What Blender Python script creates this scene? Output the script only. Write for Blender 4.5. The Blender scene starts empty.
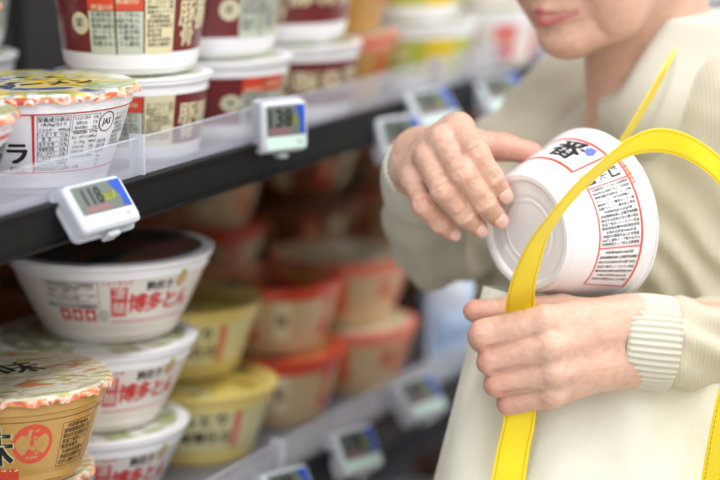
import bpy, math, random
import numpy as np
from math import sin, cos, pi, radians, atan, atan2, degrees, sqrt
from mathutils import Vector, Matrix, noise
import openvdb

random.seed(7)
C = bpy.context.scene.collection
sc = bpy.context.scene

# ------------------------------------------------------------------ camera geometry
F = 2400.0
PITCH = atan(460 / F)
CAM = np.array([0, 0, 1.58])
FW = np.array([0, cos(PITCH), -sin(PITCH)])
UP = np.array([0, sin(PITCH), cos(PITCH)])
RT = np.array([1.0, 0, 0])
HEAD = radians(25.086)
S = np.array([sin(HEAD), cos(HEAD), 0])      # along the shelf
N = np.array([cos(HEAD), -sin(HEAD), 0])     # out of the shelf


def P(x, y, d):
    d = d * .961
    return CAM + (FW + RT * (x - 360) / F + UP * (240 - y) / F) * d


def onz(x, y, z):
    r = FW + RT * (x - 360) / F + UP * (240 - y) / F
    return CAM + r * ((z - CAM[2]) / r[2])


def W(s, n, z):
    return S * s + N * n + np.array([0, 0, z])


# ------------------------------------------------------------------ materials
def lin(c):
    c = [v / 255 for v in c[:3]]
    return tuple((v / 12.92 if v < .04045 else ((v + .055) / 1.055) ** 2.4) for v in c) + (1,)


def mat(name, col, rough=.5, metal=0, coat=0, alpha=1, trans=0, sheen=0, sss=0, bump=None, var=None, vcol=False,
        emit=None, scale2=None):
    m = bpy.data.materials.new(name)
    m.use_nodes = True
    nt = m.node_tree
    b = nt.nodes['Principled BSDF']
    b.inputs['Base Color'].default_value = lin(col)
    b.inputs['Roughness'].default_value = rough
    b.inputs['Metallic'].default_value = metal
    b.inputs['Coat Weight'].default_value = coat
    b.inputs['Coat Roughness'].default_value = .12
    b.inputs['Alpha'].default_value = alpha
    b.inputs['Transmission Weight'].default_value = trans
    b.inputs['Sheen Weight'].default_value = sheen
    if sss:
        b.inputs['Subsurface Weight'].default_value = sss
        b.inputs['Subsurface Radius'].default_value = (1, .35, .2)
        b.inputs['Subsurface Scale'].default_value = .006
    tc = nt.nodes.new('ShaderNodeTexCoord')
    src = None
    if vcol:
        a = nt.nodes.new('ShaderNodeVertexColor')
        a.layer_name = 'Col'
        src = a.outputs['Color']
    if var:
        sca, amt, c2 = var
        nz = nt.nodes.new('ShaderNodeTexNoise')
        nz.inputs['Scale'].default_value = sca
        nz.inputs['Detail'].default_value = 4
        nt.links.new(tc.outputs['Object'], nz.inputs['Vector'])
        rp = nt.nodes.new('ShaderNodeMapRange')
        rp.inputs['From Min'].default_value = .4
        rp.inputs['From Max'].default_value = .65
        rp.inputs['To Max'].default_value = amt
        nt.links.new(nz.outputs['Fac'], rp.inputs['Value'])
        mx = nt.nodes.new('ShaderNodeMix')
        mx.data_type = 'RGBA'
        mx.inputs['A'].default_value = lin(col)
        mx.inputs['B'].default_value = lin(c2)
        nt.links.new(rp.outputs['Result'], mx.inputs['Factor'])
        if src:
            nt.links.new(src, mx.inputs['A'])
        src = mx.outputs['Result']
    if src:
        nt.links.new(src, b.inputs['Base Color'])
    if bump:
        kind, sca, strength, dist = bump
        if kind == 'noise':
            t = nt.nodes.new('ShaderNodeTexNoise')
            t.inputs['Scale'].default_value = sca
            t.inputs['Detail'].default_value = 5
            out = t.outputs['Fac']
        elif kind == 'knit':
            t = nt.nodes.new('ShaderNodeTexWave')
            t.inputs['Scale'].default_value = sca
            t.inputs['Distortion'].default_value = 1.2
            t.inputs['Detail'].default_value = 2
            t.bands_direction = 'X'
            out = t.outputs['Fac']
        elif kind == 'voronoi':
            t = nt.nodes.new('ShaderNodeTexVoronoi')
            t.inputs['Scale'].default_value = sca
            out = t.outputs['Distance']
        nt.links.new(tc.outputs['Object'], t.inputs['Vector'])
        bp = nt.nodes.new('ShaderNodeBump')
        bp.inputs['Strength'].default_value = strength
        bp.inputs['Distance'].default_value = dist
        nt.links.new(out, bp.inputs['Height'])
        nt.links.new(bp.outputs['Normal'], b.inputs['Normal'])
    if emit:
        b.inputs['Emission Color'].default_value = lin(emit[0])
        b.inputs['Emission Strength'].default_value = emit[1]
    return m


def picture_mat(name, cols, scale=28, rough=.3, stretch=(1, 1, 1)):
    """printed food picture: blotches of several inks"""
    m = bpy.data.materials.new(name)
    m.use_nodes = True
    nt = m.node_tree
    b = nt.nodes['Principled BSDF']
    b.inputs['Roughness'].default_value = rough
    b.inputs['Coat Weight'].default_value = .6
    b.inputs['Coat Roughness'].default_value = .15
    tc = nt.nodes.new('ShaderNodeTexCoord')
    mp = nt.nodes.new('ShaderNodeMapping')
    mp.inputs['Scale'].default_value = stretch
    nt.links.new(tc.outputs['Object'], mp.inputs['Vector'])
    nz = nt.nodes.new('ShaderNodeTexNoise')
    nz.inputs['Scale'].default_value = scale
    nz.inputs['Detail'].default_value = 2.5
    nz.inputs['Distortion'].default_value = .8
    nt.links.new(mp.outputs['Vector'], nz.inputs['Vector'])
    r = nt.nodes.new('ShaderNodeValToRGB')
    el = r.color_ramp.elements
    lo, hi = .36, .64
    for i, c in enumerate(cols):
        pos = lo + (hi - lo) * i / (len(cols) - 1)
        if i < 2:
            el[i].position = pos
            el[i].color = lin(c)
        else:
            e = el.new(pos)
            e.color = lin(c)
    nt.links.new(nz.outputs['Fac'], r.inputs['Fac'])
    nt.links.new(r.outputs['Color'], b.inputs['Base Color'])
    return m


M = {}
M['white'] = mat('white_plastic', (244, 243, 246), .32, coat=.3)
M['warmwhite'] = mat('warm_white_plastic', (236, 228, 222), .35, coat=.3)
M['cream'] = mat('cream_print', (226, 216, 176), .4, coat=.3)
M['sage'] = mat('sage_print', (196, 204, 186), .45)
M['maroon'] = mat('maroon_print', (112, 28, 34), .35, coat=.4)
M['red'] = mat('red_ink', (214, 52, 44), .4)
M['redline'] = mat('red_line_ink', (226, 84, 66), .4)
M['pinkred'] = mat('pink_red_ink', (222, 72, 84), .4)
M['ink'] = mat('black_ink', (34, 34, 36), .45)
M['greyink'] = mat('grey_ink', (92, 92, 98), .45)
M['blueink'] = mat('blue_ink', (104, 116, 214), .45)
M['gold'] = mat('gold_brown_print', (196, 150, 76), .3, coat=.6)
M['yellow'] = mat('yellow_print', (240, 216, 130), .35, coat=.4)
M['paleyellow'] = mat('pale_yellow_print', (236, 228, 172), .35, coat=.4)
M['olive'] = mat('olive_print', (186, 178, 98), .4, coat=.3)
M['lime'] = mat('lime_print', (190, 200, 70), .4, coat=.3)
M['brightyellow'] = mat('bright_yellow_print', (240, 208, 30), .4, coat=.3)
M['orange'] = mat('orange_print', (226, 110, 44), .35, coat=.4)
M['orangered'] = mat('orange_red_print', (216, 70, 40), .35, coat=.4)
M['salmon'] = mat('salmon_print', (232, 130, 104), .4, coat=.3)
M['brown'] = mat('brown_print', (120, 66, 36), .4, coat=.3)
M['tan'] = mat('tan_print', (206, 176, 134), .4, coat=.3)
M['lidsilver'] = mat('silver_lid_film', (150, 150, 140), .25, metal=.5, bump=('noise', 60, .3, .002))
M['liddark'] = picture_mat('dark_food_picture', [(40, 44, 34), (92, 96, 70), (150, 60, 66), (96, 104, 122)], 30)
M['lidfood'] = picture_mat('food_picture', [(196, 180, 140), (226, 218, 196), (236, 224, 204), (170, 190, 96), (222, 120, 74)], 34,
                           stretch=(1, 2.2, 1))
M['lidgreen'] = picture_mat('green_food_picture', [(226, 226, 224), (128, 160, 92), (236, 200, 60), (206, 214, 206), (66, 84, 140)], 22)
M['lidred'] = picture_mat('red_food_picture', [(120, 30, 22), (200, 74, 40), (226, 150, 70), (96, 110, 60)], 34)
M['lidyellow'] = picture_mat('yellow_food_picture', [(236, 210, 120), (206, 180, 70), (110, 100, 50), (240, 228, 190)], 26)
M['lidgrey'] = picture_mat('grey_food_picture', [(230, 228, 224), (190, 190, 170), (150, 160, 80), (236, 236, 232)], 26)
M['skirtfire'] = picture_mat('orange_foil_skirt', [(214, 92, 56), (236, 150, 96), (250, 226, 206), (200, 70, 50)], 70)
M['rail'] = mat('black_rail', (12, 12, 14), .55, coat=0, bump=('noise', 300, .08, .001))
M['rail'].node_tree.nodes['Principled BSDF'].inputs['Specular IOR Level'].default_value = .22
M['steel'] = mat('grey_painted_steel', (150, 152, 162), .35, metal=.1)
M['darksteel'] = mat('dark_painted_steel', (34, 31, 31), .6)
M['boardtop'] = mat('shelf_board_paint', (112, 112, 122), .35)
M['acrylic'] = mat('clear_acrylic', (206, 208, 220), .12, alpha=.26, coat=.6)
M['acrylicedge'] = mat('acrylic_edge', (222, 226, 236), .18, alpha=.55, coat=.6)
M['casing'] = mat('tag_casing', (206, 210, 218), .35)
M['lcd'] = mat('lcd_panel', (104, 114, 108), .3)
M['lcdyellow'] = mat('lcd_yellow', (140, 150, 40), .3)
M['holder'] = mat('clear_tag_holder', (206, 210, 220), .2, alpha=.7)
M['lcdpink'] = mat('lcd_pink', (140, 104, 108), .3)
M['lcdblue'] = mat('lcd_blue_print', (30, 80, 190), .3)
M['labelpaper'] = mat('mint_paper', (212, 240, 228), .4)
M['floor'] = None
M['strap'] = mat('yellow_webbing', (255, 228, 14), .5, sheen=.3, bump=('knit', 220, .25, .0006))
M['stitch'] = mat('yellow_thread', (224, 160, 10), .7)
M['bag'] = mat('cream_nonwoven_cloth', (232, 230, 214), .6, sheen=.2, bump=('noise', 14, .5, .012))
M['knit'] = mat('beige_knit', (205, 198, 179), .9, sheen=.3, bump=('knit', 95, .30, .0012), var=(9, .25, (196, 189, 166)))
M['ribknit'] = mat('beige_rib_knit', (212, 208, 192), .9, sheen=.4, bump=('noise', 500, .4, .0008))
M['shirt'] = mat('cream_shirt_cloth', (204, 199, 184), .85, sheen=.3, bump=('noise', 160, .25, .0015))
M['cuffgrey'] = mat('grey_undershirt', (150, 146, 146), .9, sheen=.3)
M['skin'] = mat('skin', (226, 178, 152), .46, sss=.35, vcol=True, var=(150, .26, (200, 134, 116)), bump=('noise', 200, .45, .0016))
M['nail'] = mat('nail', (240, 200, 190), .22, coat=.5)
M['hair'] = mat('dark_hair', (52, 44, 40), .5, bump=('knit', 160, .8, .002))
M['eyewhite'] = mat('eye_white', (236, 232, 226), .2)
M['trousers'] = mat('dark_trousers_cloth', (52, 52, 62), .85, bump=('noise', 90, .3, .002))
M['shoe'] = mat('brown_leather', (70, 52, 42), .45)
M['bluepack'] = mat('pale_blue_film', (170, 198, 236), .25, coat=.8, bump=('noise', 40, .7, .006), var=(14, .8, (236, 240, 246)))
M['ceiling'] = mat('ceiling_paint', (236, 236, 232), .8)


def tile_mat():
    m = bpy.data.materials.new('vinyl_floor_tiles')
    m.use_nodes = True
    nt = m.node_tree
    b = nt.nodes['Principled BSDF']
    b.inputs['Roughness'].default_value = .25
    tc = nt.nodes.new('ShaderNodeTexCoord')
    br = nt.nodes.new('ShaderNodeTexBrick')
    br.offset = 0
    br.inputs['Color1'].default_value = lin((206, 200, 190))
    br.inputs['Color2'].default_value = lin((198, 192, 182))
    br.inputs['Mortar'].default_value = lin((150, 146, 140))
    br.inputs['Scale'].default_value = 1
    br.inputs['Mortar Size'].default_value = .004
    br.inputs['Brick Width'].default_value = .45
    br.inputs['Row Height'].default_value = .45
    nt.links.new(tc.outputs['Object'], br.inputs['Vector'])
    nt.links.new(br.outputs['Color'], b.inputs['Base Color'])
    return m


M['floor'] = tile_mat()


# ------------------------------------------------------------------ mesh collecting
class MB:
    def __init__(self):
        self.v = []
        self.f = []
        self.m = []
        self.slots = []

    def slot(self, name):
        if name not in self.slots:
            self.slots.append(name)
        return self.slots.index(name)

    def add(self, verts, faces, mname):
        o = len(self.v)
        k = self.slot(mname)
        self.v.extend([tuple(map(float, q)) for q in verts])
        for f in faces:
            self.f.append([o + i for i in f])
            self.m.append(k)

    def box(self, c, size, mname, axes=None, bev=0.0):
        c = np.array(c, float)
        ax = axes or (np.array([1, 0, 0.]), np.array([0, 1, 0.]), np.array([0, 0, 1.]))
        hx, hy, hz = [q / 2 for q in size]
        if bev <= 0:
            vs = [c + ax[0] * x * hx + ax[1] * y * hy + ax[2] * z * hz for x in (-1, 1) for y in (-1, 1) for z in (-1, 1)]
            self.add(vs, [(0, 1, 3, 2), (4, 6, 7, 5), (0, 4, 5, 1), (2, 3, 7, 6), (0, 2, 6, 4), (1, 5, 7, 3)], mname)
            return
        # rounded in the x-z outline, chamfered in y
        b = min(bev, hx * .98, hz * .98)
        pts = []
        for cx, cz, a0 in ((hx - b, hz - b, 0), (-hx + b, hz - b, 90), (-hx + b, -hz + b, 180), (hx - b, -hz + b, 270)):
            for k in range(5):
                a = radians(a0 + k * 22.5)
                pts.append((cx + b * cos(a), cz + b * sin(a)))
        n = len(pts)
        e = min(b, hy) * .45
        rings = []
        for yy, sh in ((-hy, e), (-hy + e, 0), (hy - e, 0), (hy, e)):
            fx = (hx - sh) / hx
            fz = (hz - sh) / hz
            rings.append([c + ax[0] * px * fx + ax[1] * yy + ax[2] * pz * fz for px, pz in pts])
        vs = [q for r in rings for q in r]
        fs = [tuple(range(n)), tuple(reversed(range(3 * n, 4 * n)))]
        for r in range(3):
            for i in range(n):
                j = (i + 1) % n
                fs.append((r * n + i, (r + 1) * n + i, (r + 1) * n + j, r * n + j))
        self.add(vs, fs, mname)

    def lathe(self, prof, mnames, n=64, wob=None):
        """prof: list of (r, z); mnames: one name or one per segment"""
        vs = []
        for r, z in prof:
            for i in range(n):
                a = 2 * pi * i / n
                rr, zz = r, z
                if wob:
                    rr, zz = wob(r, z, a)
                vs.append((rr * sin(a), -rr * cos(a), zz))
        for k in range(len(prof) - 1):
            mn = mnames if isinstance(mnames, str) else mnames[k]
            base = len(self.v)
            self.add(vs[k * n:(k + 2) * n], [(i, (i + 1) % n, n + (i + 1) % n, n + i) for i in range(n)], mn)

    def disc(self, r, z, mname, n=64, dome=0.0):
        vs = []
        R_ = [r * q for q in (1, .8, .6, .4, .2)]
        for k, rr in enumerate(R_):
            zz = z + dome * (1 - (rr / r) ** 2)
            vs += [(rr * sin(2 * pi * i / n), -rr * cos(2 * pi * i / n), zz) for i in range(n)]
        fs = []
        for k in range(4):
            fs += [(k * n + i, k * n + (i + 1) % n, (k + 1) * n + (i + 1) % n, (k + 1) * n + i) for i in range(n)]
        vs.append((0, 0, z + dome))
        fs += [(4 * n + i, 4 * n + (i + 1) % n, 5 * n) for i in range(n)]
        self.add(vs, fs, mname)

    def tube(self, pts, r, mname, n=10):
        pts = [np.array(p, float) for p in pts]
        rs = r if isinstance(r, (list, tuple)) else [r] * len(pts)
        vs = []
        prev = None
        for i, p in enumerate(pts):
            t = pts[min(i + 1, len(pts) - 1)] - pts[max(i - 1, 0)]
            t = t / (np.linalg.norm(t) + 1e-9)
            if prev is None:
                u = np.cross(t, [0, 0, 1.])
                if np.linalg.norm(u) < .1:
                    u = np.cross(t, [1., 0, 0])
            else:
                u = prev - t * (prev @ t)
            u = u / np.linalg.norm(u)
            prev = u
            w = np.cross(t, u)
            vs += [p + rs[i] * (u * cos(2 * pi * k / n) + w * sin(2 * pi * k / n)) for k in range(n)]
        fs = [tuple(reversed(range(n))), tuple(range((len(pts) - 1) * n, len(pts) * n))]
        for i in range(len(pts) - 1):
            fs += [(i * n + k, i * n + (k + 1) % n, (i + 1) * n + (k + 1) % n, (i + 1) * n + k) for k in range(n)]
        self.add(vs, fs, mname)

    def build(self, name, parent=None, smooth=True, loc=None, rotz=0, angle=35):
        me = bpy.data.meshes.new(name)
        me.from_pydata(self.v, [], self.f)
        for s_ in self.slots:
            me.materials.append(M[s_])
        me.polygons.foreach_set('material_index', self.m)
        me.polygons.foreach_set('use_smooth', [smooth] * len(self.f))
        me.update()
        if smooth and angle:
            try:
                me.set_sharp_from_angle(angle=radians(angle))
            except Exception:
                pass
        o = bpy.data.objects.new(name, me)
        C.objects.link(o)
        if parent:
            o.parent = parent
        if loc is not None:
            o.location = loc
        o.rotation_euler.z = rotz
        return o


def thing(name, label, cat, loc=(0, 0, 0), rotz=0, group=None):
    o = bpy.data.objects.new(name, None)
    o.empty_display_size = .05
    C.objects.link(o)
    o.location = tuple(map(float, loc))
    o.rotation_euler = (0, 0, rotz)
    o['label'] = label
    o['category'] = cat
    if group:
        o['group'] = group
    return o


def dup(root, loc, rotz, label, group=None):
    r = root.copy()
    C.objects.link(r)
    r.location = tuple(map(float, loc))
    r.rotation_euler = (0, 0, rotz)
    r['label'] = label
    if group:
        r['group'] = group
    for ch in list(root.children):
        c = ch.copy()
        C.objects.link(c)
        c.parent = r
        for g in ch.children:
            d = g.copy()
            C.objects.link(d)
            d.parent = c
    return r


# ------------------------------------------------------------------ lettering
_TX = {}


def glyphs(s, bold=0.0):
    key = (s, bold)
    if key in _TX:
        return _TX[key]
    cu = bpy.data.curves.new('t', 'FONT')
    cu.body = s
    cu.size = 1
    cu.offset = bold
    cu.resolution_u = 2
    cu.align_x = 'CENTER'
    cu.align_y = 'CENTER'
    o = bpy.data.objects.new('t', cu)
    C.objects.link(o)
    dg = bpy.context.evaluated_depsgraph_get()
    me = bpy.data.meshes.new_from_object(o.evaluated_get(dg))
    vs = [(v.co.x, v.co.y) for v in me.vertices]
    fs = [tuple(p.vertices) for p in me.polygons]
    bpy.data.objects.remove(o)
    bpy.data.curves.remove(cu)
    bpy.data.meshes.remove(me)
    _TX[key] = (vs, fs)
    return _TX[key]


class Printer:
    """lays flat ink shapes on a surface given by place(u, v, lift)"""

    def __init__(self, mb, place):
        self.mb = mb
        self.place = place
        self.lift = .0002

    def up(self):
        self.lift += .00012

    def text(self, s, u, v, size, m='ink', bold=0.0, sx=1.0, rot=0.0):
        vs, fs = glyphs(s)
        c, sn = cos(rot), sin(rot)
        b = bold * .8
        offs = [(0, 0)] if b <= 0 else ([(-b, 0), (b, 0)] if size < .007 else [(-b, -b * .6), (b, -b * .6), (-b, b * .6), (b, b * .6)])
        for k, (dx, dy) in enumerate(offs):
            q = []
            for x, y in vs:
                x, y = (x + dx) * size * sx, (y + dy) * size
                q.append(self.place(u + x * c - y * sn, v + x * sn + y * c, self.lift + k * .000015))
            self.mb.add(q, fs, m)

    def rect(self, u0, u1, v0, v1, m):
        n = max(1, int(abs(u1 - u0) / .006))
        k = max(1, int(abs(v1 - v0) / .008))
        q = []
        for j in range(k + 1):
            for i in range(n + 1):
                q.append(self.place(u0 + (u1 - u0) * i / n, v0 + (v1 - v0) * j / k, self.lift))
        fs = [(j * (n + 1) + i, j * (n + 1) + i + 1, (j + 1) * (n + 1) + i + 1, (j + 1) * (n + 1) + i) for j in range(k) for i in
              range(n)]
        self.mb.add(q, fs, m)

    def frame(self, u0, u1, v0, v1, w, m):
        self.rect(u0, u1, v0, v0 + w, m)
        self.rect(u0, u1, v1 - w, v1, m)
        self.rect(u0, u0 + w, v0 + w, v1 - w, m)
        self.rect(u1 - w, u1, v0 + w, v1 - w, m)

    def circle(self, u, v, r, m, inner=0.0, n=28):
        q = []
        for k in range(n):
            a = 2 * pi * k / n
            q.append(self.place(u + r * cos(a), v + r * sin(a), self.lift))
        for k in range(n):
            a = 2 * pi * k / n
            q.append(self.place(u + inner * cos(a), v + inner * sin(a), self.lift))
        self.mb.add(q, [(k, (k + 1) % n, n + (k + 1) % n, n + k) for k in range(n)], m)

    def poly(self, pts, m):
        self.mb.add([self.place(a, b, self.lift) for a, b in pts], [tuple(range(len(pts)))], m)


NUT = ['栄養成分表示', '1食当たり', 'エネルギー404kcal', 'たんぱく質10.2g', '脂質15.8g', '炭水化物52.4g', '食塩相当量6.4g', 'めん・かやく2.2g',
       'スープ4.2g', 'ビタミンB1 0.37mg', 'ビタミンB2 0.35mg', 'カルシウム242mg']
FINE = ['名称即席カップめん', '原材料名油揚げめん小麦粉', '植物油脂食塩醤油しょうゆ', 'ポークエキス香辛料砂糖', '調味料アミノ酸等かんすい', '炭酸カルシウム酸化防止剤', '内容量90gめん65g',
        '賞味期限底面に記載', '保存方法直射日光を避け', '常温で保存してください', '製造者東京都中央区', 'お湯の目安量430ml', '熱湯3分調理方法ふたを', 'はがし液体スープ取り出す']


def fine_block(pr, u0, u1, v0, v1, rows, m='ink', seed=0, bold=.012):
    """rows of small print filling a rectangle"""
    rnd = random.Random(seed)
    h = (v1 - v0) / rows
    for k in range(rows):
        s_ = FINE[(k + seed) % len(FINE)]
        n_ = len(s_)
        w = (u1 - u0)
        size = h * .92
        cnt = max(3, int(w / (size * .9)))
        s_ = (s_ * 4)[:cnt]
        if rnd.random() < .2:
            s_ = s_[:int(cnt * .7)]
        pr.text(s_, u0 + len(s_) * w / cnt / 2, v1 - (k + .5) * h, size, m, bold, sx=w / (cnt * size))


# ------------------------------------------------------------------ noodle bowls
def bowl_shape(R, rb, h):
    prof = [(rb * .55, .0038), (rb * .62, .0030), (rb * .80, .0028), (rb * .82, .0015), (rb * .86, 0), (rb * .93, 0),
            (rb * .95, .003), (rb, .0055), (rb * 1.025, .011)]
    r1 = R * .935
    for k in range(1, 9):
        t = k / 8
        prof.append((rb * 1.025 + (r1 - rb * 1.025) * (t ** .88), .011 + (h - .014 - .011) * t))
    prof += [(R * .955, h - .0125), (R * .96, h - .006), (R * .985, h - .0045), (R, h - .003), (R, h - .001), (R * .985, h), (R * .95, h)]
    return prof


def radius_at(prof, z):
    for (r0, z0), (r1, z1) in zip(prof[8:], prof[9:]):
        if z0 <= z <= z1 and z1 > z0:
            return r0 + (r1 - r0) * (z - z0) / (z1 - z0)
    return prof[8][0]


def make_bowl(name, label, cat, R, rb, h, bodymat, lidmat, rimmat, prints, lidprints=None, skirt=None, basemat=None, band=None,
              dome=.002, lid_disc=True, group=None, lipmat=None, vs=1.0, vo=0.0):
    t = thing(name, label, cat, group=group)
    prof = bowl_shape(R, rb, h)
    mb = MB()
    mb.disc(prof[0][0], prof[0][1], basemat or bodymat)
    # the segments of the wall take the print colour of the band
    segs = []
    for (r0, z0), (r1, z1) in zip(prof, prof[1:]):
        mn = basemat or bodymat
        zm = (z0 + z1) / 2
        if band and band[0] < zm < band[1]:
            mn = bodymat
        elif not band and zm > .011:
            mn = bodymat
        if zm > h - .012:
            mn = lipmat or rimmat
        segs.append(mn)
    mb.lathe(prof, segs, 72)
    pr = Printer(mb, None)

    def place(u, v, lift):
        v = v * vs + vo
        r = radius_at(prof, v) + lift
        a = u / (R * .9)
        return (r * sin(a), -r * cos(a), v)
    pr.place = place
    if prints:
        prints(pr, R * .9 * pi)
    mb.build('bowl_body', t)
    lb = MB()
    lr = R * 1.008
    lprof = [(R * .97, h + .0002), (lr, h + .0002), (lr + .0006, h + .0009), (lr - .0012, h + .0016), (R * .9, h + .0018)]
    if skirt:
        def wob(r, z, a):
            if r > R * 1.015:
                return r + .0012 * sin(a * 31) + .001 * sin(a * 13 + 1), z + .0012 * sin(a * 17) + .0010 * sin(a * 41 + 2)
            return r, z
        lb.lathe([(R * 1.016, h - .0042), (R * 1.018, h - .002), (R * 1.012, h + .001), (R * .985, h + .0026), (R * .9, h + .0026)],
                 [skirt, skirt, lidmat, lidmat], 96, wob)
        lb.disc(R * .9, h + .0026, lidmat, dome=dome)
    else:
        lb.lathe(lprof, [rimmat] * 3 + [rimmat], 72)
        lb.disc(R * .9, h + .0018, lidmat, dome=dome)
    if lidprints:
        z0 = h + (.0026 if skirt else .0018)
        lp = Printer(lb, lambda u, v, lift: (u, v, z0 + dome * (1 - (u * u + v * v) / (R * .9) ** 2) + lift + .0002))
        lidprints(lp)
    lb.build('lid', t)
    return t


# --- white bowl with a red framed nutrition table and a certification mark
def pr_white_table(pr, Hc):
    pr.rect(-.054, .085, .066, .0675, 'redline')
    pr.rect(-.064, .085, .0125, .0138, 'redline')
    pr.rect(-.031, -.0288, .0125, .0675, 'red')
    pr.up()
    u0 = -.026
    pr.text('栄養成分表示', u0 + .0125, .0615, .0046, 'ink', .03, sx=.92)
    pr.text('1食(90g)当たり', u0 + .0125, .0573, .0036, 'ink', .02, sx=.9)
    for k, (a, b) in enumerate([('エネルギー', '404kcal'), ('た ん ぱ く 質', '10.2g'), ('脂   質', '15.8g'), ('炭 水 化 物', '52.4g'),
                                ('食塩相当量', '6.4g'), ('めん・かやく', '2.2g'), ('スープ', '4.2g'), ('カルシウム', '242mg')]):
        v = .0525 - k * .0044
        pr.text(a, u0 + .007, v, .0036, 'ink', .015, sx=.75)
        pr.text(b, u0 + .021, v, .0036, 'ink', .015, sx=.85)
        pr.rect(u0, u0 + .026, v - .0023, v - .0020, 'ink')
    for k in range(9):
        v = .0615 - k * .0044
        pr.text(NUT[(k + 3) % len(NUT)][:7], u0 + .036, v, .0034, 'ink', .012, sx=.7)
        pr.text(['6.4g', '2.2g', '4.2g', '0.37mg', '404kcal', '180kcal', '2.2g', '5.2g', '242mg'][k], u0 + .049, v, .0036, 'ink', .015, sx=.8)
    pr.text('製造所固有記号は底面に記載', u0 + .018, .0166, .0036, 'ink', .02, sx=.9)
    pr.frame(u0 - .0008, u0 + .026, .0150, .0650, .0004, 'ink')
    pr.frame(u0 + .0275, u0 + .0535, .0500, .0645, .0004, 'ink')
    pr.circle(.0365, .0555, .0092, 'ink', .0083)
    pr.text('JAS', .0365, .0555, .0082, 'ink', .02, sx=.85)
    for k in range(3):
        pr.text('認定工場', .035, .038 - k * .0046, .0034, 'ink', .01, sx=.8)
        pr.text('TEL', .035, .024 - k * .004, .0036, 'ink', .02)
    fine_block(pr, .048, .070, .030, .062, 8, 'greyink', 3)
    # the neighbouring panel, big brush strokes
    pr.text('ラ', -.044, .030, .022, 'ink', .05)
    pr.text('熱湯3分', -.045, .0165, .0050, 'ink', .03, sx=.8)
    fine_block(pr, -.150, -.075, .018, .062, 9, 'greyink', 5)


def lp_leafy(p):
    for k in range(26):
        a = random.uniform(0, 6.28)
        r = random.uniform(0, .05)
        x, y = r * cos(a) + .0, r * sin(a)
        c = random.choice(['lime', 'olive', 'brightyellow', 'ink', 'blueink'])
        p.poly([(x, y), (x + .010, y + .003), (x + .014, y + .001), (x + .006, y - .004)], c)
    p.text('ラーメン', 0, -.03, .022, 'ink', .04)


# --- white bowl with red bands (far left)
def pr_red_band(pr, Hc):
    pr.rect(-Hc, Hc, .058, .066, 'redline')
    pr.rect(-Hc, Hc, .014, .019, 'redline')
    pr.up()
    pr.text('味', .010, .038, .034, 'ink', .05)
    pr.text('中華', .045, .040, .026, 'ink', .05)
    pr.text('そば', -.045, .038, .026, 'ink', .05)


# --- maroon bowls
def pr_maroon(pr, Hc):
    # sage information panel, cream small print, cream medallion and big cream letters
    pr.rect(-.0400, .0085, .018, .055, 'sage')
    pr.rect(-.0400, .0085, .056, .073, 'orangered')
    pr.rect(.0100, .0370, .018, .073, 'cream')
    pr.circle(-.0500, .044, .0095, 'cream')
    pr.up()
    pr.circle(-.0500, .044, .0068, 'sage', .0054)
    pr.text('認', -.0500, .044, .008, 'greyink', .02)
    pr.rect(-.016, -.0145, .018, .073, 'maroon')
    for k in range(3):
        pr.text('熱湯5分', -.027 + .022 * (k % 2), .069 - k * .0055, .0056, 'cream', .02)
    for k in range(6):
        pr.text(FINE[k][:9], -.016, .052 - k * .0050, .0048, 'greyink', .03, sx=1.0)
    fine_block(pr, .0115, .0355, .024, .072, 12, 'ink', 1, .02)
    pr.text('豚', .054, .050, .024, 'cream', .02)
    pr.text('骨', .054, .031, .020, 'cream', .02)
    pr.text('豚骨', .092, .047, .027, 'cream', .03)
    pr.text('醤油', .150, .046, .030, 'cream', .02)
    pr.text('麺', -.150, .046, .022, 'cream', .02)


# --- white bowls with big red characters
def pr_hakata(pr, Hc):
    def panel(o):
        pr.text('ニュータッチ', o - .026, .0585, .0052, 'red', .03, sx=.9)
        pr.rect(o - .0315, o - .0165, .0265, .0545, 'red')
        pr.rect(o - .0315, o + .060, .0205, .0217, 'pinkred')
        pr.up()
        pr.text('凄', o - .024, .0478, .0125, 'warmwhite', .008)
        pr.text('麺', o - .024, .0338, .0125, 'warmwhite', .008)
        pr.text('熟炊き', o + .0135, .0535, .0092, 'ink', .028)
        for k, ch in enumerate('博多とん'):
            pr.text(ch, o - .0065 + k * .0175, .0370, .0190, 'red', .042)
        pr.circle(o + .036, .056, .0065, 'tan')
        pr.circle(o + .036, .0615, .004, 'olive')
    panel(.022)
    panel(.022 - Hc)
    # grey information panel with three red seals
    pr.frame(-.072, -.020, .034, .0595, .0004, 'greyink')
    fine_block(pr, -.068, -.024, .049, .0585, 3, 'ink', 2, .03)
    fine_block(pr, -.070, -.022, .040, .0480, 3, 'greyink', 4, .02)
    pr.text('お問い合わせはお客様相談室', -.048, .0365, .0042, 'ink', .03, sx=.95)
    for k in range(3):
        pr.rect(-.062 + k * .0135, -.0515 + k * .0135, .0215, .0330, 'red')
    pr.up()
    for k in range(3):
        pr.circle(-.0567 + k * .0135, .0278, .0028, 'warmwhite')
        pr.text('注意', -.0567 + k * .0135, .0225, .0034, 'warmwhite', .02)
    pr.circle(-.0170, .0275, .0050, 'greyink', .0042)
    pr.text('JAS', -.0170, .0275, .0040, 'greyink', .01)


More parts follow.
